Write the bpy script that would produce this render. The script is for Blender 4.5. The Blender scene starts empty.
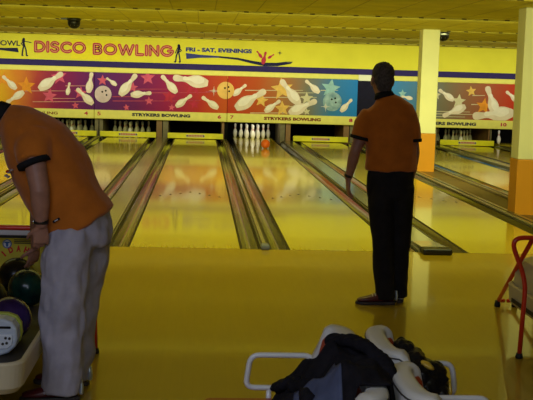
import bpy, bmesh, math, random
from mathutils import Vector, Matrix, noise
random.seed(7)
SC = bpy.context.scene
COL = SC.collection
PI = math.pi

# ------------------------------------------------------------------ camera, light, exposure
cd = bpy.data.cameras.new('camera'); cam = bpy.data.objects.new('camera', cd); COL.objects.link(cam)
cR = Vector((0.99769192, -0.06143373, 0.02892629)); cU = Vector((-0.02160929, 0.11659386, 0.99294457)); cF = Vector((0.06437292, 0.99127785, -0.11499722))
cam.matrix_world = Matrix(((cR.x, cU.x, -cF.x, -0.6498), (cR.y, cU.y, -cF.y, -9.9796), (cR.z, cU.z, -cF.z, 1.6372), (0, 0, 0, 1)))
cd.sensor_width = 36.0; cd.lens = 1051.01 / 533 * 36.0; cd.clip_start = 0.05; cd.clip_end = 200
SC.camera = cam
vs = SC.view_settings
vs.view_transform = 'Standard'; vs.look = 'None'; vs.gamma = 1.0; vs.use_curve_mapping = False
vs.exposure = 0.0
wd = bpy.data.worlds.new('world'); SC.world = wd; wd.use_nodes = True
wd.node_tree.nodes['Background'].inputs[0].default_value = (0.6, 0.6, 0.75, 1)
wd.node_tree.nodes['Background'].inputs[1].default_value = 0.02

def area(name, loc, target, sx, sy, power, color, spread=180):
    l = bpy.data.lights.new(name, 'AREA'); l.shape = 'RECTANGLE'; l.size = sx; l.size_y = sy
    l.energy = power; l.color = color; l.spread = math.radians(spread)
    o = bpy.data.objects.new(name, l); COL.objects.link(o); o.location = loc
    d = Vector(target) - Vector(loc); o.rotation_euler = d.to_track_quat('-Z', 'Y').to_euler()
    return o
YEL = (0.97, 0.98, 0.34)
# rows of lamps behind the ceiling's valances, aimed down the lanes as in most bowling halls
area('lane_lamp_light_near', (0.8, -0.45, 2.56), (0.8, 2.8, 0.0), 11.0, 0.10, 120, YEL, 150)
area('lane_lamp_light_second', (0.8, 5.99, 2.585), (0.8, 8.8, 0.0), 13.0, 0.06, 185, YEL, 125)
area('lane_lamp_light_third', (0.8, 9.79, 2.585), (0.8, 13.0, 0.0), 15.0, 0.06, 72, YEL, 110)
area('mask_lamp_light', (1.0, 13.74, 2.585), (1.0, 17.8, 1.75), 17.0, 0.06, 66, (0.97, 1.0, 0.82), 56)
area('approach_lamp_light', (0.8, -1.2, 2.58), (0.8, -1.2, 0.0), 11.0, 0.3, 34, YEL, 150)
area('concourse_lamp_light', (-1.8, -8.6, 2.55), (-0.9, -5.0, 0.5), 2.4, 1.0, 46, (0.62, 0.70, 1.0), 170)
area('pin_lamp_light', (0.77, 17.95, 0.62), (0.77, 18.8, 0.15), 1.2, 0.12, 5, (1.0, 0.95, 0.8), 170)
area('pin_lamp_light_far', (7.6, 17.95, 0.62), (7.6, 18.8, 0.15), 0.9, 0.12, 5, (1.0, 0.95, 0.8), 170)
fl = bpy.data.lights.new('camera_flash_light', 'POINT'); fl.energy = 40; fl.color = (0.72, 0.82, 1.0); fl.shadow_soft_size = 0.02
flo = bpy.data.objects.new('camera_flash_light', fl); COL.objects.link(flo); flo.location = (-0.60, -10.02, 1.72)

# ------------------------------------------------------------------ materials
def mat(name, c, rough=0.5, spec=0.5, metal=0.0, var=0.0, vscale=8.0, bump=0.0, bscale=60.0, coat=0.0, coat_rough=0.05, c2=None, stretch=None, emit=None, estr=0.0, sheen=0.0):
    m = bpy.data.materials.new(name); m.use_nodes = True
    nt = m.node_tree; b = nt.nodes['Principled BSDF']
    b.inputs['Base Color'].default_value = (*c, 1); b.inputs['Roughness'].default_value = rough
    b.inputs['Specular IOR Level'].default_value = spec; b.inputs['Metallic'].default_value = metal
    b.inputs['Coat Weight'].default_value = coat; b.inputs['Coat Roughness'].default_value = coat_rough
    b.inputs['Sheen Weight'].default_value = sheen
    tc = nt.nodes.new('ShaderNodeTexCoord'); src = tc.outputs['Object']
    if stretch:
        mp = nt.nodes.new('ShaderNodeMapping'); mp.inputs['Scale'].default_value = stretch
        nt.links.new(src, mp.inputs['Vector']); src = mp.outputs['Vector']
    if var or c2:
        n = nt.nodes.new('ShaderNodeTexNoise'); n.inputs['Scale'].default_value = vscale; n.inputs['Detail'].default_value = 4
        nt.links.new(src, n.inputs['Vector'])
        r = nt.nodes.new('ShaderNodeValToRGB')
        a = c2 if c2 else tuple(max(0, x * (1 - var)) for x in c)
        z = c if c2 else tuple(min(1, x * (1 + var)) for x in c)
        r.color_ramp.elements[0].color = (*a, 1); r.color_ramp.elements[1].color = (*z, 1)
        r.color_ramp.elements[0].position = 0.3; r.color_ramp.elements[1].position = 0.7
        nt.links.new(n.outputs['Fac'], r.inputs['Fac']); nt.links.new(r.outputs['Color'], b.inputs['Base Color'])
    if bump:
        n2 = nt.nodes.new('ShaderNodeTexNoise'); n2.inputs['Scale'].default_value = bscale; n2.inputs['Detail'].default_value = 3
        nt.links.new(src, n2.inputs['Vector'])
        bp = nt.nodes.new('ShaderNodeBump'); bp.inputs['Strength'].default_value = bump; bp.inputs['Distance'].default_value = 0.01
        nt.links.new(n2.outputs['Fac'], bp.inputs['Height']); nt.links.new(bp.outputs['Normal'], b.inputs['Normal'])
    if emit:
        b.inputs['Emission Color'].default_value = (*emit, 1); b.inputs['Emission Strength'].default_value = estr
    return m

def wood_boards(name, c1, c2, board, length, rough, coat, seam=0.5, lo=0.86, hi=1.1):
    """boards running along Y, per-board tone, thin seams"""
    m = bpy.data.materials.new(name); m.use_nodes = True; nt = m.node_tree; b = nt.nodes['Principled BSDF']
    tc = nt.nodes.new('ShaderNodeTexCoord'); mp = nt.nodes.new('ShaderNodeMapping'); mp.inputs['Rotation'].default_value = (0, 0, PI / 2)
    nt.links.new(tc.outputs['Object'], mp.inputs['Vector'])
    br = nt.nodes.new('ShaderNodeTexBrick'); br.inputs['Scale'].default_value = 1.0
    br.inputs['Color1'].default_value = (*c1, 1); br.inputs['Color2'].default_value = (*c2, 1)
    br.inputs['Mortar'].default_value = (*[x * seam for x in c2], 1)
    br.inputs['Mortar Size'].default_value = 0.0012; br.inputs['Brick Width'].default_value = length; br.inputs['Row Height'].default_value = board
    br.inputs['Mortar Smooth'].default_value = 0.3
    nt.links.new(mp.outputs['Vector'], br.inputs['Vector'])
    n = nt.nodes.new('ShaderNodeTexNoise'); n.inputs['Scale'].default_value = 3.0; n.inputs['Detail'].default_value = 6
    mp2 = nt.nodes.new('ShaderNodeMapping'); mp2.inputs['Scale'].default_value = (14, 0.7, 1)
    nt.links.new(tc.outputs['Object'], mp2.inputs['Vector']); nt.links.new(mp2.outputs['Vector'], n.inputs['Vector'])
    mr = nt.nodes.new('ShaderNodeMapRange'); mr.inputs[1].default_value = 0.25; mr.inputs[2].default_value = 0.75; mr.inputs[3].default_value = lo; mr.inputs[4].default_value = hi
    nt.links.new(n.outputs['Fac'], mr.inputs[0])
    mx = nt.nodes.new('ShaderNodeMix'); mx.data_type = 'RGBA'; mx.blend_type = 'MULTIPLY'; mx.inputs[0].default_value = 1.0
    nt.links.new(br.outputs['Color'], mx.inputs[6]); nt.links.new(mr.outputs[0], mx.inputs[7])
    nt.links.new(mx.outputs[2], b.inputs['Base Color'])
    b.inputs['Roughness'].default_value = rough; b.inputs['Coat Weight'].default_value = coat; b.inputs['Coat Roughness'].default_value = 0.06
    n3 = nt.nodes.new('ShaderNodeTexNoise'); n3.inputs['Scale'].default_value = 2.2; n3.inputs['Detail'].default_value = 2
    nt.links.new(tc.outputs['Object'], n3.inputs['Vector'])
    bp = nt.nodes.new('ShaderNodeBump'); bp.inputs['Strength'].default_value = 0.03; bp.inputs['Distance'].default_value = 0.01
    nt.links.new(n3.outputs['Fac'], bp.inputs['Height']); nt.links.new(bp.outputs['Normal'], b.inputs['Normal']); nt.links.new(bp.outputs['Normal'], b.inputs['Coat Normal'])
    return m

def gradient(name, stops, x0, x1):
    """printed colour gradient across a sign (world X = object X)"""
    m = bpy.data.materials.new(name); m.use_nodes = True; nt = m.node_tree; b = nt.nodes['Principled BSDF']
    tc = nt.nodes.new('ShaderNodeTexCoord'); sx = nt.nodes.new('ShaderNodeSeparateXYZ'); nt.links.new(tc.outputs['Object'], sx.inputs[0])
    n = nt.nodes.new('ShaderNodeTexNoise'); n.inputs['Scale'].default_value = 1.4; n.inputs['Detail'].default_value = 3; nt.links.new(tc.outputs['Object'], n.inputs['Vector'])
    mr = nt.nodes.new('ShaderNodeMapRange'); mr.inputs[1].default_value = x0 - (x0 + x1) / 2; mr.inputs[2].default_value = x1 - (x0 + x1) / 2; nt.links.new(sx.outputs[0], mr.inputs[0])
    ad = nt.nodes.new('ShaderNodeMath'); ad.operation = 'MULTIPLY_ADD'; ad.inputs[1].default_value = 0.16; nt.links.new(n.outputs['Fac'], ad.inputs[0]); nt.links.new(mr.outputs[0], ad.inputs[2])
    sb = nt.nodes.new('ShaderNodeMath'); sb.operation = 'SUBTRACT'; sb.inputs[1].default_value = 0.08; nt.links.new(ad.outputs[0], sb.inputs[0])
    r = nt.nodes.new('ShaderNodeValToRGB'); nt.links.new(sb.outputs[0], r.inputs['Fac'])
    e = r.color_ramp.elements
    while len(e) < len(stops): e.new(0.5)
    for k, (p, c) in enumerate(stops): e[k].position = p; e[k].color = (*c, 1)
    nt.links.new(r.outputs['Color'], b.inputs['Base Color']); b.inputs['Roughness'].default_value = 0.7; b.inputs['Specular IOR Level'].default_value = 0.12
    return m

M = {}
M['approach'] = wood_boards('approach_maple', (0.40, 0.263, 0.005), (0.388, 0.255, 0.004), 0.06, 3.2, 0.35, 0.7, 0.93, 0.97, 1.03)
M['lane'] = wood_boards('lane_maple', (0.62, 0.49, 0.018), (0.60, 0.47, 0.016), 0.027, 6.0, 0.2, 0.6, 0.95, 0.95, 1.05)
M['mark'] = mat('inlay_mark', (0.16, 0.09, 0.03), 0.3, var=0.1)
M['foul'] = mat('foul_line_dark', (0.10, 0.075, 0.03), 0.4, var=0.2)
M['gutter'] = mat('gutter_plastic', (0.035, 0.030, 0.018), 0.10, 0.8, var=0.25, vscale=2, stretch=(1, .3, 1))
M['gutter_edge'] = mat('gutter_edge', (0.012, 0.010, 0.007), 0.5, var=0.2)
M['cap'] = mat('divider_cap_grey', (0.20, 0.19, 0.115), 0.16, 0.6, var=0.2, vscale=2, stretch=(2, .3, 1))
M['cap_rail'] = mat('divider_rail_dark', (0.025, 0.022, 0.016), 0.35, var=0.2)
M['cap_brown'] = mat('divider_brown', (0.14, 0.085, 0.035), 0.4, var=0.2, vscale=3)
M['end_blue'] = mat('end_bracket_blue', (0.16, 0.18, 0.26), 0.4, var=0.1)
M['black'] = mat('black_plastic', (0.012, 0.012, 0.014), 0.4, var=0.2)
M['wall'] = mat('yellow_wall_paint', (0.80, 0.73, 0.055), 0.75, 0.12, var=0.05, vscale=1.5, bump=0.05, bscale=30)
M['wallbright'] = mat('bright_yellow_panel', (0.86, 0.74, 0.03), 0.75, 0.12, var=0.03)
M['side'] = mat('side_wall_paint', (0.35, 0.27, 0.10), 0.8, var=0.1, vscale=1)
M['dark'] = mat('pit_black', (0.006, 0.006, 0.006), 0.9, 0.1, var=0.2)
M['navy'] = mat('navy_stripe', (0.035, 0.025, 0.13), 0.75, 0.12, var=0.1)
M['cream'] = mat('cream_trim', (0.84, 0.78, 0.17), 0.75, 0.12, var=0.04)
M['fascia'] = mat('yellow_fascia', (0.84, 0.78, 0.17), 0.5, 0.5, var=0.04)
M['ceil'] = mat('ceiling_tile', (0.84, 0.76, 0.13), 0.85, 0.2, var=0.10, vscale=2.5, bump=0.25, bscale=45)
M['ceilseam'] = mat('ceiling_seam', (0.60, 0.52, 0.08), 0.8, var=0.1)
M['ceilclip'] = mat('ceiling_clip', (0.12, 0.09, 0.02), 0.8, var=0.1)
M['pillar'] = mat('pillar_cream_paint', (0.87, 0.86, 0.60), 0.6, var=0.04, vscale=2, bump=0.06, bscale=20)
M['pillar_o'] = mat('pillar_orange_paint', (0.72, 0.30, 0.015), 0.5, var=0.06, vscale=2)
M['red_txt'] = mat('sign_red', (0.52, 0.04, 0.09), 0.75, 0.12, var=0.1)
M['pink_txt'] = mat('sign_inline', (0.80, 0.40, 0.18), 0.75, 0.12, var=0.05)
M['navy_txt'] = mat('sign_navy', (0.02, 0.02, 0.07), 0.75, 0.12, var=0.1)
M['blue_txt'] = mat('sign_blue', (0.05, 0.06, 0.24), 0.75, 0.12, var=0.1)
M['maroon_txt'] = mat('fascia_maroon', (0.22, 0.04, 0.02), 0.75, 0.12, var=0.1)
M['artpin'] = mat('printed_pin', (0.80, 0.68, 0.52), 0.75, 0.12, var=0.12, vscale=3)
M['artpin_hi'] = mat('printed_pin_shine', (0.90, 0.82, 0.68), 0.75, 0.12, var=0.05)
M['artball_p'] = mat('printed_ball_pale', (0.70, 0.55, 0.55), 0.75, 0.12, var=0.2, vscale=3)
M['artball_o'] = mat('printed_ball_orange', (0.85, 0.52, 0.14), 0.75, 0.12, var=0.15, vscale=3)
M['artball_b'] = mat('printed_ball_blue', (0.45, 0.62, 0.62), 0.75, 0.12, c2=(0.05, 0.16, 0.22), vscale=4)
M['star_p'] = mat('printed_star_pink', (0.68, 0.11, 0.19), 0.75, 0.12, var=0.15)
M['star_r'] = mat('printed_star_red', (0.50, 0.035, 0.07), 0.75, 0.12, var=0.15)
M['star_o'] = mat('printed_star_orange', (0.80, 0.30, 0.03), 0.75, 0.12, var=0.15)
M['star_y'] = mat('printed_star_gold', (0.80, 0.50, 0.12), 0.75, 0.12, var=0.15)
M['star_w'] = mat('printed_star_pale', (0.66, 0.60, 0.38), 0.75, 0.12, var=0.1)
M['star_b'] = mat('printed_star_blue', (0.32, 0.55, 0.55), 0.75, 0.12, var=0.15)
M['streak'] = mat('printed_streak', (0.62, 0.30, 0.22), 0.75, 0.12, var=0.2)
M['streak_r'] = mat('printed_streak_red', (0.50, 0.08, 0.12), 0.75, 0.12, var=0.2)
M['white'] = mat('white_plastic', (0.78, 0.78, 0.76), 0.35, var=0.03)
M['pinwhite'] = mat('pin_white', (0.80, 0.77, 0.68), 0.25, coat=0.4, var=0.04)
M['pinred'] = mat('pin_red_stripe', (0.55, 0.03, 0.03), 0.3, coat=0.4, var=0.05)
M['sweepY'] = mat('sweep_yellow', (0.86, 0.82, 0.02), 0.35, var=0.05)
M['label_w'] = mat('sweep_label_pale', (0.72, 0.66, 0.42), 0.5, var=0.05)
M['woodbrown'] = mat('kickback_wood', (0.26, 0.13, 0.05), 0.5, var=0.3, vscale=4, stretch=(3, 1, .4))
M['greypost'] = mat('kickback_grey', (0.17, 0.14, 0.08), 0.5, var=0.2)
M['glass_dome'] = mat('smoked_dome', (0.008, 0.008, 0.010), 0.3, 0.3, var=0.3)
M['chrome'] = mat('chrome', (0.6, 0.6, 0.62), 0.2, metal=1.0, var=0.05)
M['orangeball'] = mat('orange_ball', (0.80, 0.13, 0.02), 0.12, coat=1.0, var=0.08)
M['skin'] = mat('skin', (0.36, 0.17, 0.115), 0.5, 0.4, var=0.12, vscale=25, bump=0.1, bscale=120)
M['shirt'] = mat('orange_polo', (0.50, 0.14, 0.012), 0.85, 0.2, var=0.10, vscale=14, bump=0.25, bscale=22, sheen=0.2)
M['shirt_dk'] = mat('black_trim_knit', (0.012, 0.012, 0.014), 0.85, 0.2, var=0.2)
M['trouser_k'] = mat('black_trousers', (0.012, 0.011, 0.013), 0.85, 0.2, var=0.3, vscale=12, bump=0.3, bscale=16)
M['trouser_g'] = mat('grey_khaki_trousers', (0.41, 0.385, 0.47), 0.85, 0.2, var=0.14, vscale=12, bump=0.5, bscale=14)
M['hair_g'] = mat('grey_hair', (0.075, 0.065, 0.06), 0.75, 0.3, var=0.5, vscale=60, bump=0.6, bscale=120)
M['hair_d'] = mat('dark_hair', (0.03, 0.022, 0.018), 0.75, 0.3, var=0.4, vscale=60, bump=0.6, bscale=120)
M['eye'] = mat('eye', (0.6, 0.58, 0.55), 0.2, var=0.02)
M['iris'] = mat('iris', (0.03, 0.02, 0.015), 0.2, var=0.02)
M['lips'] = mat('lips', (0.36, 0.11, 0.09), 0.5, var=0.1)
M['shoe_r'] = mat('maroon_leather', (0.10, 0.012, 0.02), 0.35, 0.5, coat=0.3, var=0.15)
M['shoe_w'] = mat('shoe_pale_laces', (0.55, 0.50, 0.50), 0.6, var=0.1)
M['shoe_s'] = mat('shoe_silver_heel', (0.50, 0.58, 0.64), 0.3, 0.6, metal=0.5, var=0.1)
M['sole'] = mat('shoe_sole', (0.05, 0.04, 0.04), 0.6, var=0.1)
M['watch'] = mat('watch_strap', (0.012, 0.012, 0.012), 0.4, var=0.1)
M['rackcream'] = mat('rack_cream_plastic', (0.60, 0.52, 0.36), 0.4, var=0.05, vscale=3)
M['rackdark'] = mat('rack_dark_lining', (0.03, 0.025, 0.022), 0.7, var=0.2)
M['redtube'] = mat('red_painted_tube', (0.72, 0.035, 0.008), 0.35, coat=0.4, var=0.05)
M['rubber'] = mat('black_rubber', (0.01, 0.01, 0.01), 0.7, var=0.1)
M['ball_green'] = mat('dark_green_ball', (0.004, 0.045, 0.032), 0.22, 0.35, c2=(0.002, 0.012, 0.012), vscale=14)
M['ball_purple'] = mat('purple_ball', (0.035, 0.014, 0.11), 0.25, 0.35, c2=(0.015, 0.006, 0.04), vscale=10)
M['ball_black'] = mat('black_ball', (0.006, 0.006, 0.007), 0.25, 0.3, var=0.3)
M['hole'] = mat('finger_hole', (0.002, 0.002, 0.002), 0.9, var=0.1)
M['palebox'] = mat('pale_blue_plastic', (0.50, 0.56, 0.66), 0.4, var=0.05)
M['palebox2'] = mat('paler_plastic', (0.66, 0.70, 0.78), 0.4, var=0.04)
M['lime'] = mat('lime_edge', (0.40, 0.46, 0.04), 0.5, var=0.1)
M['boxyel'] = mat('yellow_carton', (0.62, 0.54, 0.03), 0.6, var=0.08)
M['boxred'] = mat('carton_red_print', (0.62, 0.012, 0.008), 0.6, var=0.05)
M['boxblue'] = mat('carton_blue_print', (0.03, 0.13, 0.40), 0.6, var=0.05)
M['boxwhite'] = mat('carton_white', (0.70, 0.72, 0.76), 0.6, var=0.05)
M['shell'] = mat('seat_shell_offwhite', (0.52, 0.50, 0.47), 0.4, var=0.05, vscale=4)
M['padred'] = mat('seat_pad_red', (0.32, 0.045, 0.012), 0.45, coat=0.2, var=0.15, vscale=6)
M['piping'] = mat('seat_dark_line', (0.03, 0.025, 0.025), 0.6, var=0.1)
M['tubewhite'] = mat('white_enamel_tube', (0.62, 0.62, 0.62), 0.35, coat=0.3, var=0.03)
M['steel'] = mat('dull_steel', (0.25, 0.25, 0.25), 0.4, metal=0.9, var=0.1)
M['jacket'] = mat('black_cloth', (0.009, 0.008, 0.011), 0.95, 0.1, var=0.35, vscale=20, bump=0.4, bscale=40)
M['lining'] = mat('blue_grey_lining', (0.055, 0.065, 0.12), 0.8, 0.2, var=0.2, vscale=14, bump=0.3, bscale=30)
M['bagblack'] = mat('glossy_black_bag', (0.007, 0.007, 0.009), 0.3, 0.2, var=0.3, vscale=8, bump=0.8, bscale=26)
M['bagyel'] = mat('bag_yellow_print', (0.55, 0.36, 0.04), 0.3, coat=0.5, var=0.2, vscale=10)

# ------------------------------------------------------------------ mesh helpers
ORG = {}
class MB:
    def __init__(s): s.v = []; s.f = []; s.m = []; s.sm = []; s.mats = []; s.cur = 0; s.smooth = False
    def use(s, m, smooth=None):
        m = M[m] if isinstance(m, str) else m
        if m not in s.mats: s.mats.append(m)
        s.cur = s.mats.index(m)
        if smooth is not None: s.smooth = smooth
        return s
    def face(s, idx): s.f.append(tuple(idx)); s.m.append(s.cur); s.sm.append(s.smooth)
    def add(s, vs): n = len(s.v); s.v += [Vector(x) for x in vs]; return n
    def box(s, x0, x1, y0, y1, z0, z1):
        n = s.add([(x, y, z) for x in (x0, x1) for y in (y0, y1) for z in (z0, z1)])
        for q in ((0, 1, 3, 2), (4, 6, 7, 5), (0, 4, 5, 1), (2, 3, 7, 6), (0, 2, 6, 4), (1, 5, 7, 3)): s.face([n + i for i in q])
        return s
    def quad(s, a, b, c, d): n = s.add([a, b, c, d]); s.face([n, n + 1, n + 2, n + 3]); return s
    def ring_loft(s, rings, cap=True, closed=False):
        k = len(rings[0]); base = [s.add(r) for r in rings]
        nr = len(rings)
        for i in range(nr if closed else nr - 1):
            a, b = base[i], base[(i + 1) % nr]
            for j in range(k): s.face([a + j, a + (j + 1) % k, b + (j + 1) % k, b + j])
        if cap and not closed:
            s.face([base[0] + j for j in range(k)][::-1]); s.face([base[-1] + j for j in range(k)])
        return s
    def tube(s, pts, r, n=10, closed=False, cap=True):
        pts = [Vector(p) for p in pts]; rs = r if isinstance(r, (list, tuple)) else [r] * len(pts)
        rings = []; up = None
        for i, p in enumerate(pts):
            if closed: t = pts[(i + 1) % len(pts)] - pts[i - 1]
            else: t = pts[min(i + 1, len(pts) - 1)] - pts[max(i - 1, 0)]
            t.normalize()
            if up is None: up = Vector((0, 0, 1)) if abs(t.z) < 0.9 else Vector((0, 1, 0))
            a = (up - t * up.dot(t)).normalized(); up = a; b = t.cross(a)
            rings.append([p + (a * math.cos(2 * PI * j / n) + b * math.sin(2 * PI * j / n)) * rs[i] for j in range(n)])
        return s.ring_loft(rings, cap, closed)
    def lathe(s, prof, c, n=20, axis=Vector((0, 0, 1))):
        axis = Vector(axis).normalized(); c = Vector(c)
        a = axis.orthogonal().normalized(); b = axis.cross(a)
        rings = [[c + axis * z + (a * math.cos(2 * PI * j / n) + b * math.sin(2 * PI * j / n)) * max(r, 1e-4) for j in range(n)] for r, z in prof]
        return s.ring_loft(rings)
    def ball(s, c, r, n=24, h=14, sc=(1, 1, 1), rot=None):
        c = Vector(c); rings = []
        for i in range(h + 1):
            t = -PI / 2 + PI * i / h; rr = max(math.cos(t), 1e-3)
            ring = []
            for j in range(n):
                v = Vector((rr * math.cos(2 * PI * j / n) * sc[0] * r, rr * math.sin(2 * PI * j / n) * sc[1] * r, math.sin(t) * sc[2] * r))
                if rot is not None: v = rot @ v
                ring.append(c + v)
            rings.append(ring)
        return s.ring_loft(rings)
    def loft(s, secs, side, n=20, close=0.5):
        """tapered limb: secs = (centre, half-width along side, half-width across); rounded ends"""
        side = Vector(side); P = [Vector(x[0]) for x in secs]; T = []
        for i in range(len(P)): T.append((P[min(i + 1, len(P) - 1)] - P[max(i - 1, 0)]).normalized())
        def ring(p, t, ra, rb):
            a = (side - t * side.dot(t)).normalized(); b = t.cross(a)
            return [p + a * math.cos(2 * PI * j / n) * ra + b * math.sin(2 * PI * j / n) * rb for j in range(n)]
        R = []
        ra, rb = secs[0][1:]; m = min(ra, rb) * close
        if close:
            for k in (0.97, 0.75, 0.4): R.append(ring(P[0] - T[0] * m * k, T[0], ra * math.sqrt(1 - k * k), rb * math.sqrt(1 - k * k)))
        for p, t, x in zip(P, T, secs): R.append(ring(p, t, x[1], x[2]))
        ra, rb = secs[-1][1:]; m = min(ra, rb) * close
        if close:
            for k in (0.4, 0.75, 0.97): R.append(ring(P[-1] + T[-1] * m * k, T[-1], ra * math.sqrt(1 - k * k), rb * math.sqrt(1 - k * k)))
        return s.ring_loft(R)
    def prism(s, poly, y, t):
        """flat outline in X,Z facing -Y, front at y, thickness t"""
        n = s.add([(x, y, z) for x, z in poly]); k = len(poly); m = s.add([(x, y + t, z) for x, z in poly])
        ar = sum(poly[i][0] * poly[(i + 1) % k][1] - poly[(i + 1) % k][0] * poly[i][1] for i in range(k))
        o = list(range(k)) if ar > 0 else list(range(k))[::-1]
        s.face([n + i for i in o]); s.face([m + i for i in o][::-1])
        for i in range(k):
            a, b = o[i], o[(i + 1) % k]; s.face([n + b, n + a, m + a, m + b])
        return s
    def stroke(s, pts, w, y, t):
        for i in range(len(pts) - 1):
            a, b = Vector(pts[i]), Vector(pts[i + 1]); d = b - a
            if d.length < 1e-6: continue
            nrm = Vector((-d.y, d.x)).normalized() * w / 2
            s.prism([tuple(a - nrm), tuple(b - nrm), tuple(b + nrm), tuple(a + nrm)], y, t)
        for q in pts: s.prism([(q[0] + w / 2 * math.cos(2 * PI * k / 12), q[1] + w / 2 * math.sin(2 * PI * k / 12)) for k in range(12)], y + 0.0001, t)
        return s
    def text(s, body, x0, x1, z0, z1, y, t=0.004, bold=0.0):
        cu = bpy.data.curves.new('t', 'FONT'); cu.body = body; cu.offset = bold; cu.resolution_u = 3
        o = bpy.data.objects.new('t', cu); COL.objects.link(o)
        dg = bpy.context.evaluated_depsgraph_get(); me = bpy.data.meshes.new_from_object(o.evaluated_get(dg))
        xs = [v.co.x for v in me.vertices]; ys = [v.co.y for v in me.vertices]
        ax, bx, ay, by = min(xs), max(xs), min(ys), max(ys)
        n = s.add([(x0 + (v.co.x - ax) / (bx - ax) * (x1 - x0), y, z0 + (v.co.y - ay) / (by - ay) * (z1 - z0)) for v in me.vertices])
        for p in me.polygons: s.face([n + i for i in p.vertices])
        bpy.data.objects.remove(o); bpy.data.meshes.remove(me); bpy.data.curves.remove(cu)
        return s
    def xform(s, mtx, start=0):
        for i in range(start, len(s.v)): s.v[i] = mtx @ s.v[i]
        return s
    def build(s, name, parent=None, origin=None, fix=True):
        org = Vector(origin) if origin else (ORG.get(parent.name, Vector((0, 0, 0))) if parent else Vector((0, 0, 0)))
        me = bpy.data.meshes.new(name); me.from_pydata([v - org for v in s.v], [], s.f)
        for m in s.mats: me.materials.append(m)
        me.polygons.foreach_set('material_index', s.m); me.polygons.foreach_set('use_smooth', s.sm)
        if fix:
            bm = bmesh.new(); bm.from_mesh(me); bmesh.ops.recalc_face_normals(bm, faces=bm.faces); bm.to_mesh(me); bm.free()
        me.update()
        o = bpy.data.objects.new(name, me); COL.objects.link(o)
        if parent: o.parent = parent
        elif origin: o.location = org
        ORG[o.name] = org
        return o

def tag(o, label=None, cat=None, group=None, kind=None):
    if label: o['label'] = label
    if cat: o['category'] = cat
    if group: o['group'] = group
    if kind: o['kind'] = kind
    return o
def thing(name, loc, label, cat, group=None, kind=None):
    o = bpy.data.objects.new(name, None); COL.objects.link(o); o.location = loc; o.empty_display_size = 0.1
    ORG[o.name] = Vector(loc); return tag(o, label, cat, group, kind)
def copy_tree(o, loc, label=None, rotz=None):
    c = o.copy(); COL.objects.link(c); c.location = loc
    if rotz is not None: c.rotation_euler = (0, 0, rotz)
    if label: c['label'] = label
    for ch in list(o.children):
        d = ch.copy(); COL.objects.link(d); d.parent = c
        for g in list(ch.children):
            e = g.copy(); COL.objects.link(e); e.parent = d
    return c
def struct(name, mb): return tag(mb.build(name), kind='structure')
def bevel(o, w, seg=2):
    b = o.modifiers.new('b', 'BEVEL'); b.width = w; b.segments = seg; b.limit_method = 'ANGLE'; b.angle_limit = math.radians(40); return o
def remesh(o, vox, smooth=2, fold=None):
    md = o.modifiers.new('r', 'REMESH'); md.mode = 'VOXEL'; md.voxel_size = vox; md.use_smooth_shade = True
    if smooth: sm = o.modifiers.new('s', 'SMOOTH'); sm.iterations = smooth; sm.factor = 0.5
    bpy.context.view_layer.update()
    dg = bpy.context.evaluated_depsgraph_get(); me = bpy.data.meshes.new_from_object(o.evaluated_get(dg))
    o.modifiers.clear(); old = o.data; o.data = me; bpy.data.meshes.remove(old)
    if fold:
        for v, nn in [(v, v.normal.copy()) for v in me.vertices]: v.co = v.co + nn * fold(v.co)
    me.polygons.foreach_set('use_smooth', [True] * len(me.polygons)); me.update()
    return o
def rounded(pts, r, n=5):
    """round the corners of a polyline"""
    pts = [Vector(p) for p in pts]; out = [pts[0]]
    for i in range(1, len(pts) - 1):
        a, b, c = pts[i - 1], pts[i], pts[i + 1]
        p = b + (a - b).normalized() * min(r, (a - b).length * .45); q = b + (c - b).normalized() * min(r, (c - b).length * .45)
        for k in range(n + 1):
            t = k / n; out.append(p * (1 - t) ** 2 + b * 2 * t * (1 - t) + q * t * t)
    return out + [pts[-1]]
# ------------------------------------------------------------------ the room
X0, X1, YN, YB = -8.4, 10.2, -12.0, 19.8
struct('floor', MB().use('approach').box(X0, X1, YN, 0.0, -0.12, 0.0))
struct('floor_under_lanes', MB().use('dark').box(X0, X1, 0.0, YB, -0.30, -0.18))
struct('wall_back', MB().use('dark').box(X0, X1, YB, YB + 0.1, -0.3, 2.62))
struct('wall_left', MB().use('side').box(X0 - 0.1, X0, YN, YB, -0.3, 2.62))
struct('wall_right', MB().use('side').box(X1, X1 + 0.1, YN, YB, -0.3, 2.62))
struct('wall_front', MB().use('side').box(X0, X1, YN - 0.1, YN, -0.3, 2.62))
CZ = 2.62
c = MB().use('ceil').box(X0, X1, YN, YB, CZ, CZ + 0.1)
rows = [-11.4, -7.5, -3.6, 2.05, 5.95, 9.75, 13.7, 17.3]
c.use('ceilseam')
for y in rows: c.box(X0, X1, y - 0.03, y + 0.015, CZ - 0.018, CZ + 0.01)
for i in range(len(rows) - 1):
    off = (i * 0.37) % 0.62
    x = X0 + off
    while x < X1:
        c.box(x - 0.007, x + 0.007, rows[i], rows[i + 1], CZ - 0.003, CZ + 0.01); x += 0.62
c.use('ceilclip')
for y in rows[3:]:
    x = X0 + 0.15
    while x < X1:
        c.box(x - 0.035, x + 0.035, y - 0.045, y - 0.025, CZ - 0.02, CZ + 0.005); x += 0.33
struct('ceiling', c)
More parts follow.
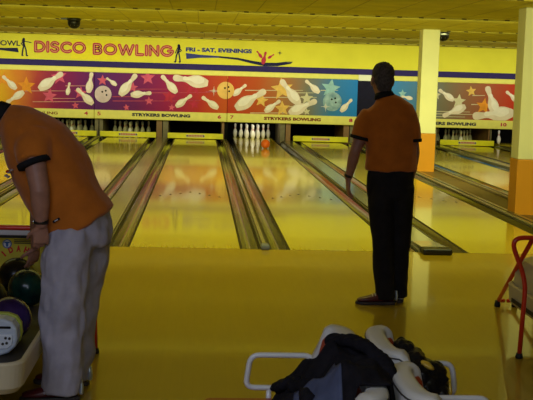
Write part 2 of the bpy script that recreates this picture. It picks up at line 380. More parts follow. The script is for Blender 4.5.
# the wall above the masking units, with its painted navy stripe
WY = 17.9
struct('wall_upper', MB().use('wall').box(X0, X1, WY, WY + 0.1, 1.60, 2.62))
struct('trim_1', MB().use('navy').box(X0, X1, WY - 0.012, WY, 1.80, 1.955))
t2 = MB().use('cream').box(X0, X1, WY - 0.10, WY, 1.665, 1.795).build('trim_2'); bevel(t2, 0.02); tag(t2, kind='structure')
struct('baseboard_left', MB().use('side').box(X0, X0 + 0.02, YN, 0, 0.0, 0.1))
struct('baseboard_right', MB().use('side').box(X1 - 0.02, X1, YN, 0, 0.0, 0.1))

def pillar(y, label):
    m = MB().use('pillar').box(3.41, 3.73, y, y + 0.32, 0.70, CZ)
    m.use('pillar_o').box(3.405, 3.735, y - 0.005, y + 0.325, -0.16, 0.70)
    o = m.build('pillar', origin=(3.57, y + 0.16, 0)); bevel(o, 0.012)
    tag(o, label, 'pillar', 'pillars along the lanes', 'structure')
pillar(3.2, 'cream and orange square pillar at the right edge of the picture')
pillar(9.4, 'cream and orange square pillar just right of the standing bowler')

# ------------------------------------------------------------------ lanes
LW = 1.0541; NG, WG, CG = 0.489, 0.697, 1.116
L = {}
L[7] = (NG / 2, NG / 2 + LW); L[8] = (L[7][1] + WG, L[7][1] + WG + LW); L[9] = (L[8][1] + CG, L[8][1] + CG + LW); L[10] = (L[9][1] + WG, L[9][1] + WG + LW); L[11] = (L[10][1] + NG + 0.19, L[10][1] + NG + 0.19 + LW)
L[6] = (-NG / 2 - LW, -NG / 2); L[5] = (L[6][0] - WG - LW, L[6][0] - WG); L[4] = (L[5][0] - NG - LW, L[5][0] - NG); L[3] = (L[4][0] - WG - LW, L[4][0] - WG)
GW = 0.205; LEND = 19.5
LBL = {3: 'bowling lane at the far left, mostly behind the bending man', 4: 'bowling lane seen between the bending man and the lane under number 5',
       5: 'bowling lane running back to the number 5 on the fascia', 6: 'bowling lane running back to the number 6 on the fascia',
       7: 'bowling lane with the full rack of white pins and the orange ball', 8: 'bowling lane running back to the number 8, behind the standing bowler',
       9: 'bowling lane just right of the far cream and orange pillar', 10: 'bowling lane running back to the number 10 on the fascia', 11: 'bowling lane furthest to the right, hidden behind the near pillar except for one pin'}
for k in sorted(L):
    a, b = L[k]
    ln = thing('bowling_lane', ((a + b) / 2, 0, 0), LBL[k], 'bowling lane', 'bowling lanes')
    bed = MB().use('lane').box(a, b, 0.004, LEND, -0.10, 0.0).build('lane_bed', ln)
    ms = MB().use('mark', False)
    cx = (a + b) / 2
    for q in range(-3, 4):                                     # aiming arrows, in a chevron
        y = 4.85 - abs(q) * 0.18; x = cx + q * 0.135
        n = ms.add([(x - 0.022, y, 0.0006), (x + 0.022, y, 0.0006), (x, y + 0.15, 0.0006)]); ms.face([n, n + 1, n + 2])
    for q in (-4, -3, -2, -1, 1, 2, 3, 4):                     # guide dots
        x = cx + q * 0.105; n = ms.add([(x + 0.010 * math.cos(2 * PI * j / 8), 2.13 + 0.010 * math.sin(2 * PI * j / 8), 0.0006) for j in range(8)]); ms.face(range(n, n + 8))
    ms.build('lane_arrows', bed)
    MB().use('foul').box(a, b, 0.0005, 0.0045, -0.05, 0.0008).build('foul_line', ln)
    for sd in (-1, 1):
        x0, x1 = (a - GW, a) if sd < 0 else (b, b + GW)
        g = MB().use('gutter', True)
        N = 12; prof = []
        for j in range(N + 1):
            u = j / N; xx = x0 + 0.026 + (x1 - x0 - 0.052) * u; prof.append((xx, -0.008 - 0.075 * math.sin(PI * u)))
        ys = [0.004] + [i * 1.5 for i in range(1, 12)] + [17.5]
        base = [g.add([(x, y, z) for x, z in prof]) for y in ys]
        for i in range(len(ys) - 1):
            for j in range(N): g.face([base[i] + j, base[i] + j + 1, base[i + 1] + j + 1, base[i + 1] + j])
        g.use('gutter_edge', False).box(x0, x0 + 0.026, 0.004, 17.5, -0.12, -0.004).box(x1 - 0.026, x1, 0.004, 17.5, -0.12, -0.004)
        g.build('gutter', ln, fix=False)

# divider caps between lanes
def divider(xa, xb, label, end=None, brown=False):
    d = thing('lane_divider', ((xa + xb) / 2, 0, 0), label, 'lane divider', 'divider caps between the lanes')
    z = 0.028
    if brown:
        m = MB().use('cap_brown').box(xa + 0.13, xb - 0.13, 0.02, 17.5, -0.12, -0.01).build('divider_floor', d)
        for x0, x1 in ((xa, xa + 0.13), (xb - 0.13, xb)):
            o = MB().use('cap').box(x0, x1, 0.02, 17.5, -0.12, z).build('cap', d); bevel(o, 0.012)
            MB().use('cap_rail').box(x0 + 0.05, x0 + 0.065, 0.02, 17.5, z - 0.004, z + 0.006).build('rail', d)
    else:
        o = MB().use('cap').box(xa, xb, 0.02, 17.5, -0.12, z).build('cap', d); bevel(o, 0.014)
        rails = [(xa + 0.006, xa + 0.02), (xb - 0.02, xb - 0.006)]
        for x0, x1 in rails:
            MB().use('cap_rail').box(x0, x1, 0.02, 17.5, z - 0.006, z + 0.005).build('rail', d)
    if end == 'blue':
        o = MB().use('end_blue').box(xa, xb, -0.05, 0.10, 0.0, 0.045).build('end_bracket', d); bevel(o, 0.012); o['label'] = 'blue-grey end bracket'
    if end == 'black':
        o = MB().use('black').box(xa + 0.0, xb + 0.0, -0.17, 0.0, 0.0, 0.062).build('end_block', d); bevel(o, 0.02, 3); o['label'] = 'black end block at the foul line'
        w = MB().use('cap')
        n = w.add([(xa + 0.02, 0.0, 0.055), (xb - 0.02, 0.0, 0.055), (xb - 0.03, 0.55, 0.03), (xa + 0.03, 0.55, 0.03), (xa + 0.02, 0.0, 0.026), (xb - 0.02, 0.0, 0.026), (xb - 0.03, 0.55, 0.026), (xa + 0.03, 0.55, 0.026)])
        for q in ((0, 1, 2, 3), (7, 6, 5, 4), (0, 4, 5, 1), (1, 5, 6, 2), (2, 6, 7, 3), (3, 7, 4, 0)): w.face([n + i for i in q])
        w.build('ramp', d)
divider(L[3][1] + GW, L[4][0] - GW, 'grey divider cap at the far left behind the bending man')
divider(L[4][1] + GW, L[5][0] - GW, 'narrow grey divider cap leading back to the numbers 4 and 5')
divider(L[5][1] + GW, L[6][0] - GW, 'wide grey divider cap just right of the bending man', 'black')
divider(L[6][1] + GW, L[7][0] - GW, 'narrow divider cap with a blue-grey end bracket, left of the pin lane', 'blue')
divider(L[7][1] + GW, L[8][0] - GW, 'wide grey divider cap with a black end block beside the standing bowler', 'black')
divider(L[8][1] + GW, L[9][0] - GW, 'broad brown divider strip with grey side rails that the pillars stand in', None, True)
divider(L[9][1] + GW, L[10][0] - GW, 'wide grey divider cap just right of the far pillar')
divider(L[10][1] + GW, L[11][0] - GW, 'narrow divider cap furthest to the right, ending at the near pillar')

# ------------------------------------------------------------------ the pin end
PPROF = [(0.0258, 0), (0.0359, .019), (0.0496, .057), (0.0573, .0857), (0.0605, .1143), (0.058, .149), (0.047, .184), (0.0314, .219), (0.0262, .2337), (0.0250, .238), (0.0232, .2476), (0.0229, .254), (0.0232, .262), (0.0238, .276), (0.0266, .298), (0.0306, .3207), (0.0323, .343), (0.0300, .359), (0.0225, .372), (0.011, .379), (0.001, .381)]
def make_pin():
    r = thing('bowling_pin', (0, 0, 0), 'white bowling pin', 'bowling pin')
    MB().use('pinwhite', True).lathe(PPROF, (0, 0, 0), 20).build('pin_body', r)
    s = MB().use('pinred', True)
    s.lathe([(0.0262, .2335), (0.0268, .234), (0.0257, .241), (0.0250, .2412)], (0, 0, 0), 20)
    s.lathe([(0.0236, .2585), (0.0240, .259), (0.0246, .268), (0.0241, .2685)], (0, 0, 0), 20)
    s.build('neck_stripes', r); return r
proto_pin = make_pin(); first_pin = [True]
SPOT = [(0, 0), (-.1524, .264), (.1524, .264), (-.3048, .528), (0, .528), (.3048, .528), (-.4572, .792), (-.1524, .792), (.1524, .792), (.4572, .792)]
ORD = ['head pin at the front', 'second-row left pin', 'second-row right pin', 'third-row left pin', 'third-row middle pin', 'third-row right pin', 'back-row pin at the far left', 'back-row pin left of centre', 'back-row pin right of centre', 'back-row pin at the far right']
def rack(k, idx, where, group, same=None):
    cx = sum(L[k]) / 2
    for i in idx:
        lab = same or ('white bowling pin, ' + ORD[i] + ' of ' + where)
        loc = (cx + SPOT[i][0], 18.29 + SPOT[i][1], 0.0)
        if first_pin[0]: first_pin[0] = False; o = proto_pin; o.location = loc; o['label'] = lab
        else: o = copy_tree(proto_pin, loc, lab)
        o['group'] = group
rack(7, range(10), 'the lit full rack', 'pins in the lit rack')
rack(11, [6], '', 'pin beside the right pillar', 'single white bowling pin seen beside the right pillar under the number 10')
rack(4, range(10), '', 'dim pins behind the sweep under number 4', 'dim bowling pin in the dark pit nearest the back of the bending man')
rack(5, range(10), '', 'dim pins behind the sweep under number 5', 'dim bowling pin behind the sweep under the navy fascia lettering left of centre')
rack(10, range(10), '', 'dim pins behind the sweep right of the far pillar', 'dim bowling pin behind the sweep just right of the far pillar')

def sweep(k, label):
    a, b = L[k]; a -= 0.2; b += 0.2
    s = thing('pin_sweep', ((a + b) / 2, 17.6, 0), label, 'pin sweep', 'lowered pin sweeps')
    o = MB().use('sweepY').box(a, b, 17.58, 17.63, 0.012, 0.155).build('sweep_bar', s); bevel(o, 0.012)
    cx = (a + b) / 2
    p = MB().use('label_w').box(cx - 0.24, cx + 0.24, 17.574, 17.582, 0.045, 0.125).build('label_plate', s)
    t = MB().use('red_txt')
    x = cx - 0.18
    for i in range(9): t.box(x, x + 0.028, 17.571, 17.575, 0.068, 0.106); x += 0.042
    t.use('blue_txt', False).lathe([(0.022, 0), (0.022, 0.004)], (cx - 0.215, 17.574, 0.085), 12, (0, -1, 0)).lathe([(0.022, 0), (0.022, 0.004)], (cx + 0.215, 17.574, 0.085), 12, (0, -1, 0))
    t.build('label_print', p)
    for x in (a + 0.03, b - 0.03): MB().use('greypost').box(x - 0.015, x + 0.015, 17.63, 18.1, 0.05, 0.10).build('sweep_arm', s)
for k, w in ((4, 'yellow pin sweep bar lowered on the lane under number 4'), (5, 'yellow pin sweep bar lowered on the lane under number 5'), (6, 'yellow pin sweep bar lowered on the lane under number 6'), (8, 'yellow pin sweep bar lowered left of the bowler, under number 8'), (9, 'yellow pin sweep bar mostly hidden by the bowler and the far pillar'), (10, 'yellow pin sweep bar lowered right of the far pillar')):
    sweep(k, w)
def kick(xa, xb, label, m1, m2):
    k = thing('kickback_panel', ((xa + xb) / 2, 17.9, 0), label, 'lane partition', 'partitions between the pin pits')
    w = xb - xa; mid = (xa + xb) / 2
    MB().use(m1).box(xa, mid - 0.012, 17.86, YB - 0.02, -0.11, 0.62).build('side_panel', k)
    MB().use(m2).box(mid + 0.012, xb, 17.86, YB - 0.02, -0.11, 0.62).build('side_panel', k)
    MB().use('dark').box(mid - 0.012, mid + 0.012, 17.90, YB - 0.02, -0.11, 0.62).build('gap_filler', k)
kick(-3.41, -3.20, 'narrow grey partition under the numbers 4 and 5', 'greypost', 'greypost')
kick(-1.80, -1.49, 'brown wooden partition between the pits under numbers 5 and 6', 'woodbrown', 'greypost')
kick(-0.085, 0.075, 'narrow partition under the numbers 6 and 7, left of the lit pins', 'woodbrown', 'dark')
kick(1.47, 1.74, 'brown wooden partition right of the lit pin rack', 'greypost', 'woodbrown')
kick(3.16, 3.48, 'brown wooden partition left of the bowler under number 8', 'woodbrown', 'greypost')
kick(5.43, 5.68, 'grey partition right behind the far pillar', 'greypost', 'greypost')
kick(7.085, 7.165, 'thin brown partition left of the single pin under number 10', 'woodbrown', 'greypost')

# orange ball rolling on the pin lane
ob = thing('bowling_ball', (0.885, 14.6, 0.109), 'bright orange bowling ball rolling towards the lit pins', 'bowling ball', 'bowling balls')
MB().use('orangeball', True).ball((0.885, 14.6, 0.109), 0.109, 28, 18).build('ball_body', ob)
hs = MB().use('hole', True)
for ax, ay in ((-0.25, 0.9), (0.15, 1.0), (0.0, 0.6)):
    d = Vector((ax, ay, 0.55)).normalized(); cpt = Vector((0.885, 14.6, 0.109)) + d * 0.1075
    hs.lathe([(0.013, 0), (0.013, 0.0022)], cpt, 12, d)
hs.build('finger_holes', ob)
ART_PINS=[
('34', -5.238, 1.111, -5.688, 0.806),('34', -5.431, 1.17, -5.785, 1.503),('34', -4.851, 1.186, -4.24, 1.626),('34', -4.12, 1.057, -4.064, 1.384),('34', -3.575, 1.125, -3.496, 1.66),('34', -3.455, 0.834, -3.881, 1.233),('56', -2.85, 1.341, -3.119, 1.528),('56', -2.756, 1.082, -2.34, 1.649),('56', -2.482, 1.103, -1.941, 1.17),('56', -1.286, 1.189, -1.687, 1.635),('56', -0.47, 1.461, -1.392, 1.591),('56', -1.299, 0.828, -0.891, 1.147),('56', -0.191, 0.812, -0.627, 1.109),('78', 0.192, 1.166, 0.535, 1.458),('78', 0.267, 0.825, 1.049, 1.322),('78', 1.039, 0.76, 1.442, 1.069),('78', 1.944, 0.983, 1.438, 1.609),('78', 1.685, 0.731, 2.407, 1.095),('78', 2.467, 1.296, 2.089, 1.615),('78', 3.053, 0.815, 3.342, 1.154),('910', 4.63, 1.101, 4.223, 1.209),('910', 4.96, 1.209, 4.656, 1.267),('910', 6.073, 1.194, 5.654, 1.473),('910', 6.398, 1.05, 5.79, 0.767),('910', 7.243, 0.84, 6.951, 1.596),('910', 7.835, 1.202, 7.473, 1.478),('910', 7.716, 0.906, 6.601, 0.789),]
ART_BALLS=[('34', -3.198, 1.103, 0.219),('56', -0.005, 1.29, 0.226),('78', 2.823, 1.074, 0.252),]
ART_STARS=[('34', -5.174, 1.262, 0.239, 'o'),('34', -4.579, 1.018, 0.199, 'p'),('34', -4.336, 1.526, 0.212, 'p'),('34', -3.783, 1.119, 0.173, 'p'),('34', -3.234, 1.427, 0.166, 'p'),('34', -3.91, 0.789, 0.1, 'p'),('34', -5.753, 1.42, 0.199, 'o'),('56', -2.045, 1.559, 0.199, 'p'),('56', -2.003, 0.959, 0.119, 'p'),('56', -1.481, 1.085, 0.199, 'r'),('56', -0.82, 0.906, 0.146, 'r'),('56', -0.863, 1.384, 0.265, 'r'),('56', -2.433, 1.3, 0.146, 'p'),('56', -2.589, 0.773, 0.093, 'p'),('56', -1.41, 0.805, 0.093, 'p'),('56', -3.216, 1.461, 0.146, 'p'),('78', 1.479, 1.367, 0.305, 'y'),('78', 0.944, 1.055, 0.186, 'y'),('78', 1.501, 0.859, 0.212, 'y'),('78', 2.139, 1.141, 0.173, 'w'),('78', 2.763, 1.423, 0.265, 'b'),('78', 2.15, 0.79, 0.1, 'w'),('910', 5.594, 1.326, 0.132, 'w'),('910', 6.209, 1.177, 0.198, 'w'),('910', 6.532, 1.452, 0.145, 'y'),('910', 6.892, 1.063, 0.224, 'o'),('910', 4.686, 1.334, 0.119, 'b'),]
ART_LINES=[('34', -5.206, 1.131, -4.172, 1.16),('34', -4.689, 0.95, -3.911, 0.972),('34', -4.173, 1.29, -3.557, 1.308),('34', -5.011, 0.857, -3.521, 0.898),('56', -2.563, 1.251, -1.55, 1.28),('56', -2.951, 1.044, -2.299, 1.062),('56', -2.95, 0.933, -1.183, 0.982),('56', -1.118, 0.997, -0.657, 1.009),('56', -2.235, 1.162, -0.399, 1.227),('56', -0.531, 1.243, -0.004, 1.258),('78', 0.506, 1.306, 2.032, 1.349),('78', 0.842, 1.131, 2.404, 1.175),('78', 1.768, 1.276, 2.4, 1.294),('78', 0.655, 0.717, 2.185, 0.758),('78', 1.048, 0.893, 2.046, 0.92),('78', 2.498, 1.362, 2.965, 1.376),('910', 5.514, 0.893, 6.527, 0.9),('910', 5.517, 0.827, 6.666, 0.837),('910', 6.551, 1.101, 6.923, 1.111),('910', 6.572, 1.34, 6.91, 1.35),('910', 5.52, 0.754, 6.399, 0.764),]
# ------------------------------------------------------------------ masking units above the pins
AY = 17.78                                                       # front of the printed art
def star_pts(x, z, r, rot=0.1, k=0.45):
    return [(x + (r if i % 2 == 0 else r * k) * math.sin(rot + PI * i / 5), z + (r if i % 2 == 0 else r * k) * math.cos(rot + PI * i / 5)) for i in range(10)]
def pin_pts(xf, zf, xt, zt):
    a = Vector((xf, zf)); b = Vector((xt, zt)); d = b - a; h = d.length; d.normalize(); n = Vector((-d.y, d.x)); s = h / 0.381
    pr = [(r * s * 1.12, z * s) for r, z in PPROF[:9] + PPROF[11:]]
    up = [a + d * z + n * r for r, z in pr]; dn = [a + d * z - n * r for r, z in pr]
    return [tuple(p) for p in dn + up[::-1]]
def clip_poly(poly, x0, x1, z0, z1):
    def cut(P, ax, val, keep_gt):
        out = []
        for i in range(len(P)):
            a, b = P[i - 1], P[i]; ia = (a[ax] >= val) == keep_gt; ib = (b[ax] >= val) == keep_gt
            if ia != ib:
                t = (val - a[ax]) / (b[ax] - a[ax]); out.append((a[0] + (b[0] - a[0]) * t, a[1] + (b[1] - a[1]) * t))
            if ib: out.append(b)
        return out
    for ax, v, g in ((0, x0, True), (0, x1, False), (1, z0, True), (1, z1, False)):
        if len(poly) < 3: return []
        poly = cut(poly, ax, v, g)
    return poly if len(poly) > 2 else []
ART_Z0, ART_Z1 = 0.695, 1.665
PUR, MAG, RED = (0.12, 0.022, 0.15), (0.27, 0.02, 0.10), (0.50, 0.045, 0.02)
G34 = gradient('print_orange_to_purple', [(0.0, (0.75, 0.42, 0.02)), (0.28, (0.82, 0.46, 0.02)), (0.42, (0.68, 0.22, 0.03)), (0.56, (0.44, 0.06, 0.05)), (0.72, (0.26, 0.02, 0.09)), (1.0, PUR)], -6.88, -3.42)
G56 = gradient('print_purple_to_red', [(0.0, (0.10, 0.025, 0.16)), (0.3, (0.17, 0.02, 0.12)), (0.55, (0.34, 0.02, 0.09)), (0.8, (0.50, 0.04, 0.03)), (1.0, (0.58, 0.10, 0.02))], -3.42, 0.045)
G78 = gradient('print_red_to_blue', [(0.0, (0.52, 0.05, 0.02)), (0.22, (0.50, 0.09, 0.02)), (0.42, (0.42, 0.17, 0.05)), (0.62, (0.20, 0.19, 0.13)), (0.8, (0.05, 0.21, 0.42)), (1.0, (0.02, 0.22, 0.62))], 0.045, 3.49)
G910 = gradient('print_blue_to_red', [(0.0, (0.04, 0.26, 0.60)), (0.3, (0.10, 0.22, 0.32)), (0.45, (0.20, 0.17, 0.10)), (0.7, (0.33, 0.12, 0.055)), (1.0, (0.55, 0.04, 0.015))], 4.15, 7.72)
G11 = gradient('print_red_to_orange', [(0.0, (0.55, 0.04, 0.015)), (1.0, (0.70, 0.30, 0.02))], 7.72, 11.0)
def masking(key, x0, x1, art, label, texts):
    t = thing('masking_unit', ((x0 + x1) / 2, AY, 0.46), label, 'masking unit', 'printed masking units above the pins')
    a = MB().use(art).box(x0 + 0.006, x1 - 0.006, AY, AY + 0.09, ART_Z0, ART_Z1).build('art_panel', t)
    E_ = 0.0
    def lay(poly, m, y, mb):
        q = clip_poly(poly, x0 + 0.008, x1 - 0.008, ART_Z0 + 0.004, ART_Z1 - 0.004)
        if q: mb.use(m, False).prism(q, y, AY - y)
    if any(l[0] == key for l in ART_LINES):
        mb = MB()
        for l in ART_LINES:
            if l[0] == key: 
                w = 0.022
                lay([(l[1], l[2] - w / 2), (l[3], l[4] - w / 4), (l[3], l[4] + w / 4), (l[1], l[2] + w / 2)], 'star_w' if key in ('78', '910') else ('streak_r' if key == '56' else 'streak'), AY - 0.002, mb)
        mb.build('printed_streaks', a)
        mb = MB()
        for i, s in enumerate(ART_STARS):
            if s[0] == key: lay(star_pts(s[1], s[2], s[3], 0.15 * math.sin(i * 2.3)), 'star_' + s[4], AY - 0.0035 - 0.0001 * i, mb)
        mb.build('printed_stars', a)
    mb = MB(); mb.use('artpin', False)
    for i, b in enumerate(ART_BALLS):
        x, z, r = b[1], b[2], b[3]
        if not (x0 < x + r and x - r < x1): continue
        m = ['artball_p', 'artball_o', 'artball_b'][i]
        lay([(x + r * math.cos(2 * PI * k / 28), z + r * math.sin(2 * PI * k / 28)) for k in range(28)], m, AY - 0.0105, mb)
        for hx, hz in ((-0.02, 0.06), (0.07, 0.09), (0.09, -0.02)):
            lay([(x + hx + 0.026 * math.cos(2 * PI * k / 10), z + hz + 0.026 * math.sin(2 * PI * k / 10)) for k in range(10)], 'hole', AY - 0.0115, mb)
    for i, p in enumerate(ART_PINS):
        if p[0] != key: continue
        lay(pin_pts(*p[1:]), 'artpin', AY - 0.006 - 0.0003 * (i % 9), mb)
        ax, az, bx, bz = p[1:]; d = Vector((bx - ax, bz - az)); n = Vector((-d.y, d.x)) * 0.05; 
        if n.y < 0: n = -n
        lay(pin_pts(ax + d.x * .12 + n.x, az + d.y * .12 + n.y, ax + d.x * .72 + n.x * .5, az + d.y * .72 + n.y * .5), 'artpin_hi', AY - 0.0088 - 0.0001 * (i % 9), mb)
    for kx, sx, sz in (('56', -0.314, 1.269), ('78', 2.647, 0.936)):
        if kx == key:
            for ang in range(4):
                r = 0.14 if ang % 2 == 0 else 0.07; dx, dz = math.cos(ang * PI / 4) * r, math.sin(ang * PI / 4) * r; ox, oz = -dz * 0.09, dx * 0.09
                lay([(sx - dx, sz - dz), (sx + ox, sz + oz), (sx + dx, sz + dz), (sx - ox, sz - oz)], 'pinwhite', AY - 0.013, mb)
    mb.build('printed_pins', a)
    f = MB().use('fascia').box(x0 + 0.003, x1 - 0.003, AY - 0.03, AY + 0.09, 0.465, ART_Z0).build('fascia', t); bevel(f, 0.015)
    for body, xa, xb, za, zb, m, b in texts:
        MB().use(m).text(body, xa, xb, za, zb, AY - 0.034, 0.004, b).build('lettering' if len(body) > 2 else 'lane_number', f)
masking('34', -6.88, -3.42, G34, 'orange to purple masking unit with printed pins, behind the bending man', [('STRYKERS BOWLING', -5.92, -4.36, 0.545, 0.615, 'maroon_txt', 0.02), ('4', -3.66 - 0.02, -3.58, 0.55, 0.645, 'red_txt', 0.02), ('3', -6.75, -6.67, 0.55, 0.645, 'red_txt', 0.05)])
masking('56', -3.42, 0.045, G56, 'purple to red masking unit with printed pins, between numbers 5 and 6', [('STRYKERS BOWLING', -2.44, -0.92, 0.553, 0.637, 'navy_txt', 0.055), ('5', -3.36 + 0.02, -3.25, 0.55, 0.645, 'red_txt', 0.02), ('6', -0.20, -0.11, 0.545, 0.64, 'red_txt', 0.05)])
masking('78', 0.045, 3.49, G78, 'red to blue masking unit with printed pins, between numbers 7 and 8', [('STRYKERS BOWLING', 1.02, 2.53, 0.545, 0.63, 'maroon_txt', 0.055), ('7', 0.10 + 0.03, 0.22, 0.545, 0.64, 'red_txt', 0.02), ('8', 3.28, 3.375, 0.545, 0.64, 'red_txt', 0.05)])
masking('910', 4.15, 7.72, G910, 'blue to red masking unit with printed pins, right of the far pillar', [('STRYKERS BOWLING', 5.10, 6.70, 0.535, 0.62, 'navy_txt', 0.055), ('9', 4.30, 4.39, 0.545, 0.64, 'red_txt', 0.02), ('10', 7.37, 7.53, 0.54, 0.635, 'red_txt', 0.05)])
masking('1112', 7.72, 10.1, G11, 'plain red masking unit at the right edge beside the near pillar', [('11', 7.70, 7.80, 0.54, 0.635, 'red_txt', 0.05)])
M['dark_navy'] = mat('filler_dark_navy', (0.010, 0.009, 0.026), 0.7, 0.12, var=0.1)
fp = thing('filler_panel', (3.82, AY, 0.46), 'dark recessed panel between two masking units, left of the bowler\'s head', 'filler panel')
MB().use('dark_navy').box(3.49, 4.15, AY + 0.05, AY + 0.09, 0.46, 1.665).build('dark_panel', fp)
MB().use('pillar').box(3.50, 4.14, AY - 0.005, AY + 0.05, 1.645, 1.80).build('top_strip', fp)

# ------------------------------------------------------------------ wall lettering
SY = WY - 0.012
sg = thing('wall_sign', (-1.7, WY, 2.0), 'disco bowling wall sign in big red letters with dancers and a swoosh', 'wall sign', 'painted signs on the yellow wall')
MB().use('wallbright').box(-4.05, -2.78, WY - 0.004, WY, 2.0, 2.50).build('bright_patch', sg)['label'] = 'brighter yellow patch behind the letters'
def arc(cx, cz, rx, rz, a0, a1, n=14): return [(cx + rx * math.cos(math.radians(a0 + (a1 - a0) * i / n)), cz + rz * math.sin(math.radians(a0 + (a1 - a0) * i / n))) for i in range(n + 1)]
GLY = {'D': (0.8, [[(0, 0), (0, 1), (.3, 1)] + arc(.3, .5, .5, .5, 90, -90) + [(0, 0)]]),
       'I': (0.0, [[(0, 0), (0, 1)]]),
       'S': (0.62, [[(.60, .86), (.45, .98), (.31, 1.0), (.13, .96), (.02, .80), (.06, .63), (.24, .54), (.42, .48), (.58, .37), (.61, .22), (.50, .05), (.31, 0), (.13, .03), (0, .16)]]),
       'C': (0.80, [arc(.5, .5, .5, .5, 48, 312, 20)]),
       'O': (1.0, [arc(.5, .5, .5, .5, 0, 360, 28)]),
       'B': (0.62, [[(0, .53), (.33, .53)] + arc(.33, .765, .24, .235, -90, 90, 8) + [(0, 1), (0, 0), (.36, 0)] + arc(.36, .265, .26, .265, -90, 90, 8) + [(.33, .53)]]),
       'W': (1.25, [[(0, 1), (.31, 0), (.625, .95), (.94, 0), (1.25, 1)]]),
       'L': (0.55, [[(0, 1), (0, 0), (.55, 0)]]),
       'N': (0.72, [[(0, 0), (0, 1), (.72, 0), (.72, 1)]]),
       'G': (0.92, [arc(.5, .5, .5, .5, 48, 360, 22) + [(.62, .5)]])}
def big(word, x0, x1, z0, z1, mb):
    sw = 0.082; tot = sum(GLY[c][0] for c in word); gap = 0.34; unit = (x1 - x0 - sw) / (tot + gap * (len(word) - 1)); H = z1 - z0 - sw
    x = x0 + sw / 2
    for c in word:
        w, st = GLY[c]
        for s in st:
            pts = [(x + px * unit, z0 + sw / 2 + pz * H) for px, pz in s]
            mb.use('red_txt', False).stroke(pts, sw, SY, 0.012)
            mb.use('pink_txt', False).stroke(pts, 0.018, SY - 0.002, 0.004)
        x += (w + gap) * unit
mb = MB(); big('DISCO', -5.0, -3.66, 2.13, 2.44, mb); mb.build('disco_lettering', sg)['label'] = 'big red rounded letters reading DISCO'
mb = MB(); big('BOWLING', -3.49, -1.40, 2.115, 2.425, mb); mb.build('bowling_lettering', sg)['label'] = 'big red rounded letters reading BOWLING'
MB().use('blue_txt').text('FRI - SAT, EVENINGS', -1.07, 0.665, 2.255, 2.385, SY, 0.004, 0.055).build('evenings_lettering', sg)
def dancer(x, z0, h, flip, arm):
    m = MB().use('navy_txt', False); f = -1 if flip else 1; P = lambda a, b: (x + f * a * h, z0 + b * h)
    m.prism([P(0.065 * math.cos(2 * PI * k / 12), 0.92 + 0.075 * math.sin(2 * PI * k / 12)) for k in range(12)], SY, .004)
    m.stroke([P(0.0, 0.86), P(-.02, 0.72), P(0.01, .60)], 0.13 * h, SY, .004)
    m.stroke([P(0.0, 0.60), P(-.06, .30), P(-.10, 0.02), P(-.05, .01)], 0.075 * h, SY, .004)
    m.stroke([P(0.03, 0.60), P(.12, .32), P(.15, 0.02), P(.21, .01)], 0.075 * h, SY, .004)
    if arm: m.stroke([P(0.03, .80), P(.20, .78), P(.40, .74)], 0.045 * h, SY, .004); m.stroke([P(-.04, .80), P(-.15, .66), P(-.05, .56)], 0.045 * h, SY, .004)
    else: m.stroke([P(-.03, .80), P(-.16, .64), P(-.02, .55)], 0.05 * h, SY, .004); m.stroke([P(0.05, .80), P(.12, .64), P(.17, .50)], 0.05 * h, SY, .004)
    m.stroke([P(-.04, .95), P(-.08, .80)], 0.06 * h, SY, .004)
    m.build('dancer_silhouette', sg)
dancer(-5.26, 2.04, 0.46, False, True); dancer(-1.26, 1.99, 0.47, True, False)
sw = MB().use('blue_txt')
top = [(-1.07, 2.235), (-0.7, 2.20), (-0.2, 2.18), (0.3, 2.15), (0.7, 2.08), (1.0, 2.045), (1.35, 2.05), (1.75, 2.09)]
bot = [(-1.05, 2.08), (-0.7, 2.12), (-0.2, 2.135), (0.3, 2.095), (0.7, 2.005), (1.0, 1.955), (1.35, 1.965), (1.7, 2.035)]
for i in range(len(top) - 1): sw.use('blue_txt' if i < 2 else 'navy_txt').prism([bot[i], bot[i + 1], top[i + 1], top[i]], SY, .004)
sw.prism([(1.25, 2.04), (1.78, 2.115), (1.5, 2.06)], SY, .004)
sw.build('swoosh', sg)
pm = MB().use('red_txt')
for q in ((0.955, 2.00, 1.03, 2.33), (0.93, 2.17, 0.79, 2.345), (1.09, 2.16, 1.25, 2.27)): pm.prism(pin_pts(*q), SY - 0.002, .006)
pm.build('pins_graphic', sg)['label'] = 'three red pins over the swoosh'
sp = MB().use('navy_txt')
for ang in range(4):
    r = 0.075 if ang % 2 == 0 else 0.04; dx, dz = math.cos(ang * PI / 4) * r, math.sin(ang * PI / 4) * r
    sp.prism([(1.40 - dx, 2.31 - dz), (1.40 - dz * 0.12, 2.31 + dx * 0.12), (1.40 + dx, 2.31 + dz), (1.40 + dz * 0.12, 2.31 - dx * 0.12)], SY - .001 * ang, .004)
sp.build('sparkle', sg)
s2 = thing('wall_sign', (-5.9, WY, 2.1), 'partly cut-off navy BOWL lettering with a swoosh at the left edge', 'wall sign', 'painted signs on the yellow wall')
MB().use('navy_txt').text('BOWL', -5.98, -5.35, 2.285, 2.42, SY, .004, 0.02).build('lettering', s2)
MB().use('navy_txt').prism([(-6.5, 2.20), (-5.9, 2.17), (-5.39, 2.12), (-5.42, 2.235), (-5.8, 2.222), (-6.5, 2.235)], SY, .004).build('swoosh', s2)

